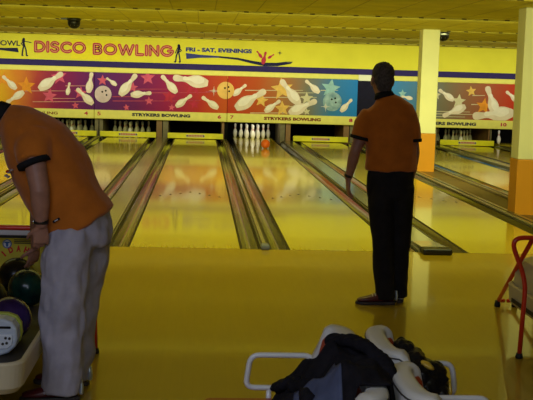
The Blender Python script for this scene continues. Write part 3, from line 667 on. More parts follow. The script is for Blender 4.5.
# ------------------------------------------------------------------ ceiling domes
def dome(x, y, label):
    d = thing('ceiling_dome', (x, y, CZ), label, 'ceiling fixture', 'dark domes on the ceiling')
    MB().use('black', True).lathe([(0.10, 0.0), (0.125, -0.01), (0.125, -0.035), (0.11, -0.045)], (x, y, CZ), 24).build('mount_ring', d)
    MB().use('glass_dome', True).lathe([(0.112, -0.04), (0.115, -0.08), (0.108, -0.12), (0.088, -0.155), (0.055, -0.18), (0.02, -0.19), (0.002, -0.191)], (x, y, CZ), 24).build('smoked_dome', d)
    m = MB().use('steel', True)
    for k in range(9):
        a = 2 * PI * k / 9; m.ball((x + 0.10 * math.cos(a), y + 0.10 * math.sin(a), CZ - 0.13), 0.008, 8, 6)
    m.build('lamp_studs', d)
    MB().use('black').box(x - 0.24, x - 0.10, y - 0.03, y + 0.03, CZ - 0.03, CZ).build('side_bracket', d)
dome(-2.98, 9.55, 'dark dome fixture on the ceiling above the disco lettering')
dome(3.90, 9.9, 'dark dome fixture on the ceiling beside the far pillar')
# ------------------------------------------------------------------ ball racks
def rack_unit(xc, label, H, fx, hood, bulge):
    r = thing('ball_rack', (xc, -4.2, 0), label, 'ball rack', 'ball return racks')
    hw = 0.23; y0, y1 = -5.34, -3.12; z0, z1, zi = 0.205, 0.335, 0.302
    def outline(w, ya, yb, cr, z, n=7):
        P = []
        for cx, cy, a0 in ((xc + w - cr, ya + cr, -90), (xc + w - cr, yb - cr, 0), (xc - w + cr, yb - cr, 90), (xc - w + cr, ya + cr, 180)):
            for k in range(n + 1):
                a = math.radians(a0 + 90 * k / n); P.append((cx + cr * math.cos(a), cy + cr * math.sin(a), z))
        return P
    m = MB().use('rackcream', False)
    m.ring_loft([outline(hw - 0.035, y0 + 0.035, y1 - 0.03, 0.07, z0 - 0.02), outline(hw - 0.01, y0 + 0.01, y1 - 0.01, 0.09, z0 + 0.01), outline(hw, y0, y1, 0.10, z1 - 0.01), outline(hw - 0.006, y0 + 0.006, y1 - 0.006, 0.098, z1),
                 outline(hw - 0.022, y0 + 0.022, y1 - 0.022, 0.085, z1), outline(hw - 0.026, y0 + 0.026, y1 - 0.026, 0.08, zi)])
    m.smooth = False
    b = m.build('tray', r)
    MB().use('rackdark').ring_loft([outline(hw - 0.03, y0 + 0.03, y1 - 0.03, 0.078, zi + 0.001), outline(hw - 0.03, y0 + 0.03, y1 - 0.03, 0.078, zi + 0.004)]).build('tray_lining', b)
    MB().use('rackdark').box(xc - 0.10, xc + 0.10, -4.9, -3.6, 0.10, 0.19).build('ball_lift_housing', r)
    MB().use('rackdark').box(xc - 0.06, xc + 0.06, -4.5, -3.9, 0.0, 0.10).build('pedestal', r)
    yh = -3.88
    pts = rounded([(xc - H, yh, 0.0), (xc - H + 0.015, yh, 0.47), (xc - H - bulge, yh - 0.01, 0.738), (xc + H + bulge, yh - 0.01, 0.738), (xc + H - 0.015, yh, 0.47), (xc + H, yh, 0.0)], 0.09, 7)
    MB().use('redtube', True).tube(pts, 0.0145, 12).build('hoop_rail', r)
    for s in (-1, 1):
        p = rounded([(xc + s * (H - 0.05), yh + 0.02, 0.73), (xc + s * fx, -2.42, 0.045), (xc + s * max(fx - .10, .01), -2.40, 0.04)], 0.05, 5)
        t = MB().use('redtube', True).tube(p, 0.0145, 12).build('leg_brace', r)
        MB().use('rubber', True).lathe([(0.022, 0), (0.024, 0.012), (0.018, 0.045)], (xc + s * (fx + .005), -2.42, 0), 14).build('rubber_foot', t)
        MB().use('rubber', True).lathe([(0.022, 0), (0.024, 0.008), (0.018, 0.03)], (xc + s * H, yh, 0), 14).build('rubber_foot', t)
    if hood:
        o = MB().use('rackcream')
        o.ring_loft([outline(.20, -3.80, -3.16, .05, zi + .004), outline(.195, -3.78, -3.18, .05, .40), outline(.165, -3.74, -3.22, .05, .50), outline(.12, -3.68, -3.28, .05, .53)])
        h = o.build('return_hood', r)
        MB().use('rackdark').box(xc - hw - .004, xc - hw + .002, -5.0, -3.3, .225, .25).build('side_rail', b)
    return r
rack_unit(-1.65, 'cream ball rack with a red tube hoop, beside the bending man', .412, .10, False, .06)
rack_unit(1.65, 'cream ball rack with a red tube hoop, at the right edge of the approach', .345, .06, True, .10)

def bowl_ball(c, m, label, holes):
    t = thing('bowling_ball', c, label, 'bowling ball', 'bowling balls')
    MB().use(m, True).ball(c, 0.108, 36, 24).build('ball_body', t)
    h = MB().use('hole', True)
    for d in holes:
        d = Vector(d).normalized(); h.lathe([(0.0125, 0), (0.0125, 0.002)], Vector(c) + d * 0.1065, 14, d)
    h.build('finger_holes', t); return t
ZT = 0.305
GB = Vector((-1.612, -4.02, ZT + 0.1085))
bowl_ball(GB, 'ball_green', 'dark green bowling ball under the bending man\'s hand', [(-0.25, -0.45, 0.85), (0.35, -0.45, 0.85), (0.0, -0.1, 1)])
bowl_ball((-1.575, -4.79, ZT + 0.1085), 'ball_purple', 'dark purple bowling ball behind the pale box on the rack', [(0.3, 0.2, 1), (0.5, 0.1, 1), (0.4, 0.5, 0.9)])
bowl_ball((-1.735, -3.66, ZT + 0.1085), 'ball_black', 'black bowling ball in front of the yellow carton', [(0.3, -0.2, 1), (0.1, -0.3, 1), (0.2, 0.2, 1)])
bowl_ball((-1.765, -4.36, ZT + 0.1085), 'ball_black', 'black bowling ball at the left picture edge beside the green ball', [(0.3, 0.2, 1), (0.5, 0.1, 1), (0.4, 0.5, 0.9)])

# pale control box standing on the near end of the rack
cb = thing('control_box', (-1.59, -5.06, ZT), 'pale blue-white plastic box with a dark slot, at the left edge of the rack', 'control box')
def rbox(x0, x1, y0, y1, z0, z1, m, w, name, par, seg=4):
    o = MB().use(m).box(x0, x1, y0, y1, z0, z1).build(name, par); bevel(o, w, seg)
    return o
q = MB().use('palebox', True)
out = [(-1.70, .307), (-1.57, .307), (-1.525, .322), (-1.493, .352), (-1.482, .39), (-1.486, .44), (-1.508, .472), (-1.55, .487), (-1.70, .490)]
q.smooth = False; q.prism(out, -5.11, 0.10); bx = q.build('box_body', cb); bevel(bx, 0.014, 4)
q = MB().use('lime'); q.prism([(x + 0.006 if x > -1.69 else x, z + 0.006) for x, z in out], -5.008, 0.03); bevel(q.build('lime_edge', cb), 0.006)
rbox(-1.575, -1.512, -5.114, -5.10, 0.440, 0.452, 'hole', 0.004, 'slot', cb, 2)
q = MB().use('palebox2'); q.prism([(-1.66, .345), (-1.53, .345), (-1.508, .362), (-1.502, .39), (-1.506, .412), (-1.66, .418)], -5.118, 0.012); pl = q.build('button_panel', cb); bevel(pl, 0.004)
q = MB().use('rackdark')
for x, z in ((-1.535, .398), (-1.517, .396), (-1.53, .374), (-1.548, .370)): q.lathe([(0.0065, 0), (0.0065, .004)], (x, -5.117, z), 12, (0, -1, 0))
q.build('button', pl)

# yellow carton at the far end of the rack
ct = thing('carton', (-1.74, -3.40, ZT), 'yellow printed carton with a white lid, reading IDAHO, on the rack behind the balls', 'carton')
rbox(-1.90, -1.56, -3.4900, -3.3200, 0.306, 0.628, 'boxyel', 0.006, 'carton_body', ct)
rbox(-1.906, -1.554, -3.4960, -3.3140, 0.632, 0.672, 'boxwhite', 0.006, 'lid', ct)
rbox(-1.903, -1.557, -3.4930, -3.3170, 0.614, 0.633, 'black', 0.003, 'dark_band', ct)
q = MB().use('boxblue')
q.lathe([(0.028, 0), (0.028, .002)], (-1.822, -3.4910, 0.578), 24, (0, -1, 0)); q.use('boxwhite').lathe([(0.022, 0), (0.022, .0025)], (-1.822, -3.4910, 0.578), 24, (0, -1, 0))
q.use('boxblue').box(-1.838, -1.806, -3.4945, -3.4930, 0.583, 0.592).box(-1.829, -1.815, -3.4945, -3.4930, 0.560, 0.583)
q.build('round_blue_emblem', ct)
q = MB()
for i, chx in enumerate('IDAHO'):
    a = -42 + i * 21; n0 = len(q.v); q.use('boxred').text(chx, -0.005 if chx == 'I' else -0.014, 0.005 if chx == 'I' else 0.014, -0.02, 0.02, 0, 0.002, 0.06)
    q.xform(Matrix.Translation((-1.752 + 0.135 * math.sin(math.radians(a)), -3.4925, 0.415 + 0.135 * math.cos(math.radians(a)))) @ Matrix.Rotation(math.radians(a), 4, 'Y'), n0)
q.build('arched_lettering', ct)
q = MB().use('black')
for i in range(3): q.box(-1.78, -1.60 - 0.02 * i, -3.4920, -3.4905, 0.601 - i * 0.010, 0.606 - i * 0.010)
q.build('small_print', ct)

# ------------------------------------------------------------------ people
def head(mb, C, f, u):
    f = Vector(f).normalized(); u = (Vector(u) - f * Vector(u).dot(f)).normalized(); r = f.cross(u)
    R = Matrix((r, f, u)).transposed(); C = Vector(C)
    def e(p, s): mb.ball(C + R @ Vector(p), 1.0, 20, 14, s, R)
    e((0, -.012, .04), (.076, .096, .084)); e((0, .028, -.03), (.063, .066, .082)); e((0, .038, -.082), (.046, .048, .04)); e((0, .080, -.104), (.022, .018, .017))
    e((0, .076, .022), (.054, .018, .013)); e((.035, .07, -.025), (.022, .02, .02)); e((-.035, .07, -.025), (.022, .02, .02))
    mb.loft([(C + R @ Vector((0, .086, .015)), .009, .010), (C + R @ Vector((0, .103, -.020)), .012, .012), (C + R @ Vector((0, .104, -.033)), .018, .011)], r, 12)
    e((0, .088, -.062), (.024, .010, .007)); e((0, .087, -.074), (.021, .010, .008))
    for s in (-1, 1): e((s * .077, -.008, -.008), (.011, .024, .034)); e((s * .078, -.002, -.034), (.008, .012, .012))
    return C, R
def face_parts(par, C, R):
    for s in (-1, 1):
        m = MB().use('eye', True).ball(C + R @ Vector((s * .031, .0805, .006)), .0115, 14, 10)
        m.use('iris', True).ball(C + R @ Vector((s * .031, .0895, .006)), .0048, 10, 8); m.build('eye', par)
        m = MB().use('hair_d', True).loft([(C + R @ Vector((s * .015, .094, .026)), .004, .004), (C + R @ Vector((s * .032, .093, .031)), .005, .005), (C + R @ Vector((s * .05, .082, .026)), .003, .003)], R @ Vector((0, 0, 1)), 8); m.build('eyebrow', par)
    MB().use('lips', True).ball(C + R @ Vector((0, .094, -.068)), 1, 14, 8, (.022, .006, .007), R).build('lips', par)
def hair(par, C, R, m):
    mb = MB().use(m, True)
    def e(p, s): mb.ball(C + R @ Vector(p), 1.0, 20, 14, s, R)
    e((0, -.020, .048), (.0805, .095, .084)); e((0, -.052, .0), (.073, .058, .065)); e((0, -.058, -.045), (.060, .036, .045)); 
    for s in (-1, 1): e((s * .066, .006, .022), (.013, .030, .035))
    o = mb.build('hair', par); remesh(o, 0.005, 2, lambda c: 0.004 * noise.noise(c * 70) + 0.003 * noise.noise(c * 150)); return o
def hand(mb, W, d, n, t, curl=0.5, spread=0.0, thumb=0.3, k=1.0):
    W = Vector(W); d = Vector(d).normalized(); n = (Vector(n) - d * Vector(n).dot(d)).normalized(); t = (Vector(t) - d * Vector(t).dot(d)); t = (t - n * t.dot(n)).normalized()
    mb.loft([(W - d * .02, .026 * k, .019 * k), (W + d * .02 * k, .032 * k, .016 * k), (W + d * .055 * k, .041 * k, .015 * k), (W + d * .088 * k, .040 * k, .012 * k)], t, 18)
    for i, (off, ln, rr) in enumerate(((.031, .070, .0088), (.0105, .079, .0092), (-.0105, .073, .0088), (-.031, .056, .0078))):
        p = W + d * (.085 - abs(off - .01) * .18) * k + t * off * k; ang = 0.0; P = [(p - d * .02, rr * k, rr * k), (p, rr * k, rr * k)]
        c_i = curl * (0.85 + 0.12 * i)
        for sgm, fr in enumerate((.45, .31, .24)):
            ang += c_i * (0.55 if sgm == 0 else 0.75)
            dd = (d + t * off * spread * 10) * math.cos(ang) + n * math.sin(ang); dd.normalize(); p = p + dd * ln * fr * k; rad = rr * (0.97, .92, .82)[sgm] * k; P.append((p.copy(), rad, rad))
        mb.loft(P, t, 12, 0.9)
    b = W + d * .022 * k + t * .026 * k; q = (d * .62 + t * .62 + n * thumb).normalized(); q2 = (d * .9 + t * .25 + n * (thumb + .2)).normalized()
    mb.loft([(b - q * .012, .014 * k, .013 * k), (b + q * .022 * k, .0125 * k, .012 * k), (b + q * .048 * k, .0105 * k, .0105 * k), (b + q * .048 * k + q2 * .030 * k, .0085 * k, .008 * k)], n, 12, 0.9)
def shoe(par, heel, toe_dir, side_label, m='shoe_r', k=1.0):
    h = Vector(heel); d = Vector(toe_dir).normalized(); sd = Vector((-d.y, d.x, 0)); Z = Vector((0, 0, 1))
    P = lambda a, z: h + d * a * k + Z * z
    u = MB().use(m, True).loft([(P(.012, .058), .030, .040), (P(.05, .060), .036, .043), (P(.10, .055), .039, .039), (P(.16, .045), .044, .029), (P(.21, .038), .045, .022), (P(.255, .033), .037, .017), (P(.272, .030), .024, .012)], sd, 22, 0.5)
    s = u.build('shoe', par)
    so = MB().use('sole', False)
    O = [(-.012, 0), (-.006, .022), (.02, .033), (.08, .036), (.15, .044), (.21, .047), (.26, .037), (.285, .018), (.290, 0)]
    O = O + [(a, -b) for a, b in O[::-1][1:-1]]
    R0 = [P(a, 0.0) + sd * b for a, b in O]; R1 = [P(a, 0.022) + sd * b for a, b in O]; so.ring_loft([R0, R1]); bevel(so.build('sole', s), 0.006)
    MB().use('shoe_s', True).loft([(P(-.014, .035), .026, .012), (P(-.017, .065), .024, .010), (P(-.012, .098), .020, .010)], sd, 14, 0.5).build('heel_patch', s)
    lc = MB().use('shoe_w', True)
    for a, z in ((.105, .093), (.125, .086), (.145, .078), (.165, .072)): lc.loft([(P(a, z - .012) + sd * .032, .005, .004), (P(a, z) + sd * .012, .005, .004), (P(a, z) - sd * .012, .005, .004), (P(a, z - .012) - sd * .032, .005, .004)], d, 8)
    lc.build('laces', s)
    return s
def folds(a, fx, fz, seed=0): 
    return lambda c: a * noise.noise(Vector((c.x * fx + seed, c.y * fx, c.z * fz))) + a * 0.5 * noise.noise(Vector((c.x * fx * 2.3, c.y * fx * 2.3 + seed, c.z * fz * 2)))

# --- the standing bowler, seen from behind
Yb = -2.34
bp = thing('person', (0.77, Yb, 0), 'person in orange polo and black trousers standing with back turned, looking down the lanes', 'person', 'bowlers')
b = MB().use('skin', True)
b.loft([((.765, Yb, .90), .15, .11), ((.77, Yb, 1.05), .15, .105), ((.76, Yb, 1.22), .16, .115), ((.742, Yb - .005, 1.36), .165, .10), ((.728, Yb, 1.43), .13, .075), ((.70, Yb, 1.48), .065, .060)], (1, 0, 0), 24)
b.loft([((.712, Yb, 1.44), .062, .062), ((.699, Yb + .005, 1.52), .054, .058), ((.692, Yb + .012, 1.60), .052, .060)], (1, 0, 0), 18)
C, R = head(b, (.690, Yb + .018, 1.650), (-0.10, 1, 0.0), (0.0, 0.0, 1))
SL, EL, WL = Vector((.580, Yb, 1.345)), Vector((.505, Yb - .015, 1.125)), Vector((.472, Yb + .06, .915))
b.loft([(SL, .048, .050), (SL.lerp(EL, .5), .048, .047), (EL, .040, .040), (EL.lerp(WL, .3), .041, .040), (EL.lerp(WL, .75), .031, .030), (WL, .026, .023)], (1, 0, 0), 18)
hand(b, WL, (.04, .05, -1), (1, .15, 0), (.1, 1, .0), 0.42, 0.0, 0.3, 0.98)
SR, ER, WR = Vector((.898, Yb, 1.35)), Vector((.945, Yb - .01, 1.125)), Vector((.937, Yb + .07, .90))
b.loft([(SR, .048, .050), (SR.lerp(ER, .5), .047, .047), (ER, .039, .039), (ER.lerp(WR, .3), .039, .039), (ER.lerp(WR, .75), .030, .029), (WR, .025, .022)], (1, 0, 0), 18)
hand(b, WR, (-.03, .12, -1), (-1, .15, 0), (0, 1, .1), 0.5, 0.0, 0.3, 0.95)
for (hx, hy), (kx, ky), (ax, ay) in (((.72, Yb), (.75, Yb - .02), (.765, Yb - .05)), ((.865, Yb + .01), (.876, Yb + .03), (.884, Yb + .045))):
    b.loft([((hx, hy, .88), .085, .095), ((hx, hy, .72), .075, .085), ((kx, ky, .48), .055, .06), ((kx, ky - .01, .34), .052, .058), ((ax, ay, .10), .036, .042), ((ax, ay, .055), .036, .045)], (1, 0, 0), 18)
bo = remesh(b.build('body', bp), 0.0046, 2)
face_parts(bp, C, R); hair(bp, C, R, 'hair_g')
s = MB().use('shirt', True)
s.loft([((.776, Yb, .995), .196, .138), ((.776, Yb, 1.07), .190, .136), ((.768, Yb, 1.20), .190, .140), ((.756, Yb - .004, 1.30), .202, .137), ((.746, Yb - .006, 1.385), .206, .122), ((.736, Yb - .004, 1.44), .188, .102), ((.726, Yb, 1.482), .132, .088), ((.714, Yb, 1.513), .088, .078), ((.703, Yb, 1.54), .062, .068)], (1, 0, 0), 30, 0.12)
s.loft([((.612, Yb, 1.39), .078, .080), ((.562, Yb, 1.32), .078, .080), ((.536, Yb - .01, 1.222), .070, .074)], (1, 0, 0), 20, 0.3)
s.loft([((.872, Yb, 1.395), .078, .080), ((.905, Yb, 1.32), .074, .080), ((.925, Yb - .01, 1.212), .066, .074)], (1, 0, 0), 20, 0.3)
so = remesh(s.build('polo_shirt', bp), 0.008, 12, folds(0.008, 9, 5, 3))
tr = MB().use('shirt_dk', True)
tr.loft([((.539, Yb - .01, 1.236), .074, .078), ((.534, Yb - .01, 1.214), .073, .077)], (1, 0, 0), 24, 0.05); tr.build('sleeve_trim', so)
tr = MB().use('shirt_dk', True); tr.loft([((.924, Yb - .01, 1.228), .070, .078), ((.925, Yb - .01, 1.206), .069, .077)], (1, 0, 0), 24, 0.05); tr.build('sleeve_trim', so)
tr = MB().use('shirt_dk', True)
tr.loft([((.708, Yb + .002, 1.524), .078, .078), ((.702, Yb + .004, 1.546), .068, .070), ((.698, Yb + .006, 1.562), .061, .066)], (1, 0, 0), 26, 0.08); tr.build('collar', so)['label'] = 'black collar'
t = MB().use('trouser_k', True)
t.loft([((0.784, Yb, 1.03), .160, .120), ((0.780, Yb, .94), .172, .128), ((0.779, Yb, .86), .174, .130), ((0.779, Yb, .80), .168, .120)], (1, 0, 0), 28, 0.2)
t.loft([((0.712, Yb, .88), .098, .125), ((0.716, Yb - .01, .70), .094, .108), ((0.734, Yb - .02, .50), .082, .088), ((0.744, Yb - .035, .30), .076, .082), ((0.760, Yb - .05, .10), .072, .080), ((0.764, Yb - .05, .045), .074, .084)], (1, 0, 0), 22, 0.1)
t.loft([((0.860, Yb + .005, .88), .098, .125), ((0.864, Yb + .02, .70), .092, .108), ((0.874, Yb + .03, .50), .080, .088), ((0.876, Yb + .035, .30), .075, .082), ((0.878, Yb + .045, .10), .070, .080), ((0.880, Yb + .045, .045), .070, .084)], (1, 0, 0), 22, 0.1)
remesh(t.build('trousers', bp), 0.008, 3, folds(0.008, 10, 6, 8))
shoe(bp, (.832, Yb - .055, 0), (-1, -.02, 0), 'left'); shoe(bp, (.890, Yb + .0, 0), (-.10, 1, 0), 'right')
q = MB().use('watch', True)
q.loft([(WL + Vector((.002, -.01, .038)), .033, .031), (WL + Vector((.001, -.004, .018)), .032, .030)], (1, 0, 0), 20, 0.1); q.build('wrist_band', bp)

for ob_ in list(bp.children_recursive):
    if ob_.parent == bp: ob_.location.x = 0.0
bp.location.x = 0.75
# --- the man bending over the rack, seen from his left side
Ym = -4.65
mp = thing('person', (-1.30, Ym, 0), 'person in orange polo and grey trousers bending left to pick up a ball', 'person', 'bowlers')
NL, FL = -0.13, 0.12                                              # near and far leg offsets in Y
b = MB().use('skin', True)
SPN = [((-1.25, Ym, .90), .14, .15), ((-1.34, Ym, 1.03), .145, .155), ((-1.42, Ym, 1.17), .145, .165), ((-1.49, Ym, 1.295), .13, .17), ((-1.55, Ym, 1.36), .10, .13), ((-1.61, Ym, 1.40), .06, .07)]
b.loft([(p, wy, wx) for p, wx, wy in SPN], (0, 1, 0), 24)
b.loft([((-1.585, Ym, 1.385), .062, .064), ((-1.66, Ym, 1.428), .056, .058), ((-1.735, Ym, 1.470), .052, .056)], (0, 1, 0), 18)
C, R = head(b, (-1.80, Ym, 1.498), (-.80, .10, -.60), (-.6, 0, .8))
SLm, ELm, WLm = Vector((-1.455, Ym - .205, 1.27)), Vector((-1.414, Ym - .235, 1.065)), Vector((-1.410, Ym - .205, .893))
b.loft([(SLm, .055, .055), (SLm.lerp(ELm, .5), .053, .052), (ELm, .048, .050), (ELm.lerp(WLm, .35), .047, .047), (ELm.lerp(WLm, .8), .034, .034), (WLm, .028, .030)], (1, 0, 0), 18)
hand(b, WLm, (-.05, .10, -1), (-.25, 1, 0), (-1, -.2, 0), 1.05, 0.0, 0.45, 0.98)
SRm, ERm, WRm = Vector((-1.53, Ym + .21, 1.20)), Vector((-1.505, Ym + .32, .925)), Vector((-1.545, Ym + .485, .672))
b.loft([(SRm, .055, .055), (SRm.lerp(ERm, .5), .05, .05), (ERm, .042, .042), (ERm.lerp(WRm, .35), .042, .042), (ERm.lerp(WRm, .8), .031, .031), (WRm, .026, .026)], (1, 0, 0), 18)
hd = (GB + Vector((0.0, 0.0, 0.125)) - WRm)
hand(b, WRm, (-.22, .40, -1.0), (-.4, .55, -.55), (-1, -.35, .1), 0.36, 0.15, 0.3, 0.95)
for oy, hx, kx, ax in ((NL, -1.275, -1.305, -1.300), (FL, -1.235, -1.255, -1.275)):
    b.loft([((hx, Ym + oy * .8, .86), .085, .10), ((hx - .01, Ym + oy * .9, .68), .078, .09), ((kx, Ym + oy, .46), .058, .062), ((kx, Ym + oy, .32), .054, .058), ((ax, Ym + oy, .10), .037, .042), ((ax, Ym + oy, .055), .037, .045)], (0, 1, 0), 18)
remesh(b.build('body', mp), 0.0048, 2)
face_parts(mp, C, R); hair(mp, C, R, 'hair_d')
s = MB().use('shirt', True)
s.loft([((-1.238, Ym, .868), .198, .190), ((-1.286, Ym, .938), .198, .191), ((-1.345, Ym, 1.040), .198, .194), ((-1.408, Ym, 1.172), .205, .196), ((-1.472, Ym, 1.278), .212, .176), ((-1.53, Ym, 1.334), .200, .138), ((-1.58, Ym, 1.376), .140, .102), ((-1.628, Ym, 1.402), .078, .076)], (0, 1, 0), 30, 0.10)
s.loft([((-1.462, Ym - .125, 1.295), .105, .10), ((-1.454, Ym - .19, 1.258), .088, .084), ((-1.446, Ym - .222, 1.205), .079, .070)], (1, 0, 0), 20, 0.1)
s.loft([((-1.53, Ym + .16, 1.31), .085, .085), ((-1.525, Ym + .22, 1.22), .078, .076), ((-1.515, Ym + .25, 1.14), .072, .072)], (1, 0, 0), 20, 0.1)
so = remesh(s.build('polo_shirt', mp), 0.008, 16, folds(0.010, 7, 7, 5))
def cuff(c, d, ra, rb, name='sleeve_trim'):
    d = Vector(d).normalized(); c = Vector(c); m = MB().use('shirt_dk', True); m.loft([(c - d * .012, ra, rb), (c + d * .012, ra * .985, rb * .985)], (1, 0, 0), 24, 0.05); return m.build(name, so)
cuff((-1.4455, Ym - .2225, 1.200), (.42, -.24, -1), .083, .074); cuff((-1.514, Ym + .252, 1.135), (.10, .3, -.8), .075, .075)
m = MB().use('shirt_dk', True); m.loft([((-1.632, Ym, 1.408), .074, .076), ((-1.655, Ym, 1.421), .066, .070), ((-1.675, Ym, 1.434), .062, .064)], (0, 1, 0), 26, 0.08); m.build('collar', so)['label'] = 'black collar'
tg = MB().use('shirt_dk'); n = tg.add([(-1.372, Ym - .196, .905), (-1.340, Ym - .197, .925), (-1.346, Ym - .197, .934), (-1.378, Ym - .196, .914)]); tg.face([n, n + 1, n + 2, n + 3])
n = tg.add([v + Vector((0, .03, 0)) for v in tg.v[n:n + 4]]); 
for k in range(4): tg.face([k, (k + 1) % 4, 4 + (k + 1) % 4, 4 + k])
for v_ in tg.v: v_.x += .018
hc = sum((tg.v[k] for k in range(4)), Vector()) / 4; tg.use('shoe_w'); n = tg.add([hc + (tg.v[k] - hc) * .5 + Vector((0, -.0015, 0)) for k in range(4)]); tg.face([n, n + 1, n + 2, n + 3])
tg.build('hem_tag', so)['label'] = 'small dark tag near the hem'
em = MB().use('shoe_w')
for dx, dz in ((0, 0), (.014, .016), (.028, .028), (.010, -.006)): em.ball((-1.592 + dx, Ym - .142, 1.128 + dz), 1, 10, 8, (.009, .03, .006))
em.use('redtube', True).ball((-1.585, Ym - .142, 1.148), 1, 10, 8, (.008, .03, .008)); em.build('chest_emblem', so)['label'] = 'pale and red chest emblem'
t = MB().use('trouser_g', True)
t.loft([((-1.270, Ym, .985), .150, .120), ((-1.250, Ym, .925), .172, .146), ((-1.250, Ym, .86), .180, .160), ((-1.256, Ym, .80), .174, .160)], (0, 1, 0), 28, 0.2)
t.loft([((-1.272, Ym + NL * .75, .86), .108, .122), ((-1.302, Ym + NL * .85, .72), .108, .124), ((-1.312, Ym + NL, .50), .098, .112), ((-1.314, Ym + NL, .32), .092, .104), ((-1.312, Ym + NL, .12), .088, .096), ((-1.318, Ym + NL, .045), .092, .100)], (0, 1, 0), 22, 0.1)
t.loft([((-1.225, Ym + FL * .75, .88), .110, .135), ((-1.228, Ym + FL * .85, .70), .105, .118), ((-1.250, Ym + FL, .50), .092, .104), ((-1.262, Ym + FL, .32), .088, .098), ((-1.285, Ym + FL, .12), .084, .090), ((-1.295, Ym + FL, .045), .086, .094)], (0, 1, 0), 22, 0.1)
remesh(t.build('trousers', mp), 0.008, 3, folds(0.016, 11, 7, 2))
shoe(mp, (-1.235, Ym + NL, 0), (-1, -.12, 0), 'left'); shoe(mp, (-1.215, Ym + FL, 0), (-1, .12, 0), 'right')
q = MB().use('watch', True); q.loft([(WLm + Vector((0, 0, .030)), .036, .038), (WLm + Vector((0, 0, .010)), .034, .036)], (1, 0, 0), 20, 0.1); wq = q.build('wristwatch', mp)
MB().use('chrome', True).ball(WLm + Vector((-.036, -.012, .02)), 1, 14, 8, (.006, .014, .014)).build('watch_case', wq)

# ------------------------------------------------------------------ seats
def make_seat(loc, label, rz, arms):
    r = thing('bowlers_seat', (0, 0, 0), label, 'seat', 'white shell seats with red pads')
    def hgt(x):
        if x < .075: return .75
        if x < .15: t = (x - .075) / .075; return .75 - .13 * t * t * (3 - 2 * t) - .0
        return max(.47, .62 - (x - .15) / .06 * .13)
    path = [(.215, .222), (.19, .222), (.165, .222), (.14, .222), (.115, .221), (.09, .217), (.065, .208), (.042, .194), (.022, .172), (.008, .142), (.0, .10), (-.003, .05), (-.004, 0)]
    path = path + [(x, -y) for x, y in path[::-1][1:]]
    def sweep(off0, off1, zlo, dh, mb, thin=True):
        rings = []
        for i, (x, y) in enumerate(path):
            a = Vector(path[max(i - 1, 0)]); c_ = Vector(path[min(i + 1, len(path) - 1)]); tn = (c_ - a).normalized(); nn = Vector((-tn.y, tn.x))   # inward
            if nn.dot(Vector((.22, 0)) - Vector((x, y))) < 0: nn = -nn
            k = 1.0 if x < .1 else max(.38, 1 - (x - .1) / .115 * .62)
            h = hgt(x) + dh; o0, o1 = off0 * k, off1 * k; p0 = Vector((x, y)) + nn * o0; p1 = Vector((x, y)) + nn * o1; lean = -0.02 * 0
            rr = min(.014, abs(o1 - o0) * .4)
            rings.append([(p0.x, p0.y, zlo), (p0.x, p0.y, h - rr), ((p0 + nn * rr * .4).x, (p0 + nn * rr * .4).y, h - rr * .3), ((p0 + nn * rr * 1.3).x, (p0 + nn * rr * 1.3).y, h), ((p1 - nn * rr * 1.3).x, (p1 - nn * rr * 1.3).y, h), ((p1 - nn * rr * .4).x, (p1 - nn * rr * .4).y, h - rr * .3), (p1.x, p1.y, h - rr), (p1.x, p1.y, zlo)])
        return mb.ring_loft(rings)
    m = sweep(0, .070, .40, 0, MB().use('shell', True)); m.smooth = False
    sh = m.build('shell_back', r); sh.data.polygons.foreach_set('use_smooth', [True] * len(sh.data.polygons))
    md = sh.modifiers.new('e', 'EDGE_SPLIT'); md.split_angle = math.radians(50)
    pd = sweep(.069, .084, .43, -.035, MB().use('padred', True)).build('back_pad', r); pd.modifiers.new('e', 'EDGE_SPLIT').split_angle = math.radians(50)
    MB().use('piping', True).tube([(x - .0012, y * 1.003, hgt(x) - .022) for x, y in path], 0.0028, 6).build('edge_piping', sh)
    o = MB().use('shell').box(.01, .545, -.222, .222, .385, .440).build('seat_pan', r); bevel(o, 0.02, 3)
    o = MB().use('padred').box(.07, .530, -.205, .205, .436, .468).build('seat_pad', r); bevel(o, 0.016, 3)
    for y, xf, zl, zh in arms:
        lp = [(xf, y, zh), (.135, y, zh), (.135, y, zl), (xf + .017, y, zl)]
        cl = rounded([((lp[0][0] + lp[1][0]) / 2, y, zh)] + lp[1:] + [lp[0], ((lp[0][0] + lp[1][0]) / 2, y, zh)], .035, 5)[:-1]
        a = MB().use('tubewhite', True).tube(cl, 0.0105, 10, True).build('armrest_loop', r)
        MB().use('tubewhite', True).tube([(xf - .07, y, zl), (xf - .07, y, .41)], 0.010, 10).build('armrest_post', a)
    MB().use('steel', True).lathe([(.16, 0), (.16, .012), (.05, .03), (.035, .05), (.035, .36), (.07, .385)], (.23, 0, 0), 24).build('pedestal', r)
    r.location = loc; r.rotation_euler = (0, 0, rz); return r
XR, XL, Y1, Y2 = -0.042, -0.082, -6.42, -6.915
make_seat((XR, Y1, 0), 'white shell seat with a red pad holding the black bag', 0, [(.20, .345, .485, .605)])
make_seat((XR, Y2, 0), 'white shell seat at the bottom edge, nearer than the seat with the bag', 0, [(.20, .345, .50, .625)])
make_seat((XL, Y1, 0), 'white shell seat with a white armrest loop, under the black jacket', PI, [(-.20, .365, .505, .628)])
make_seat((XL, Y2, 0), 'white shell seat at the bottom edge, partly under the near end of the black jacket', PI, [])

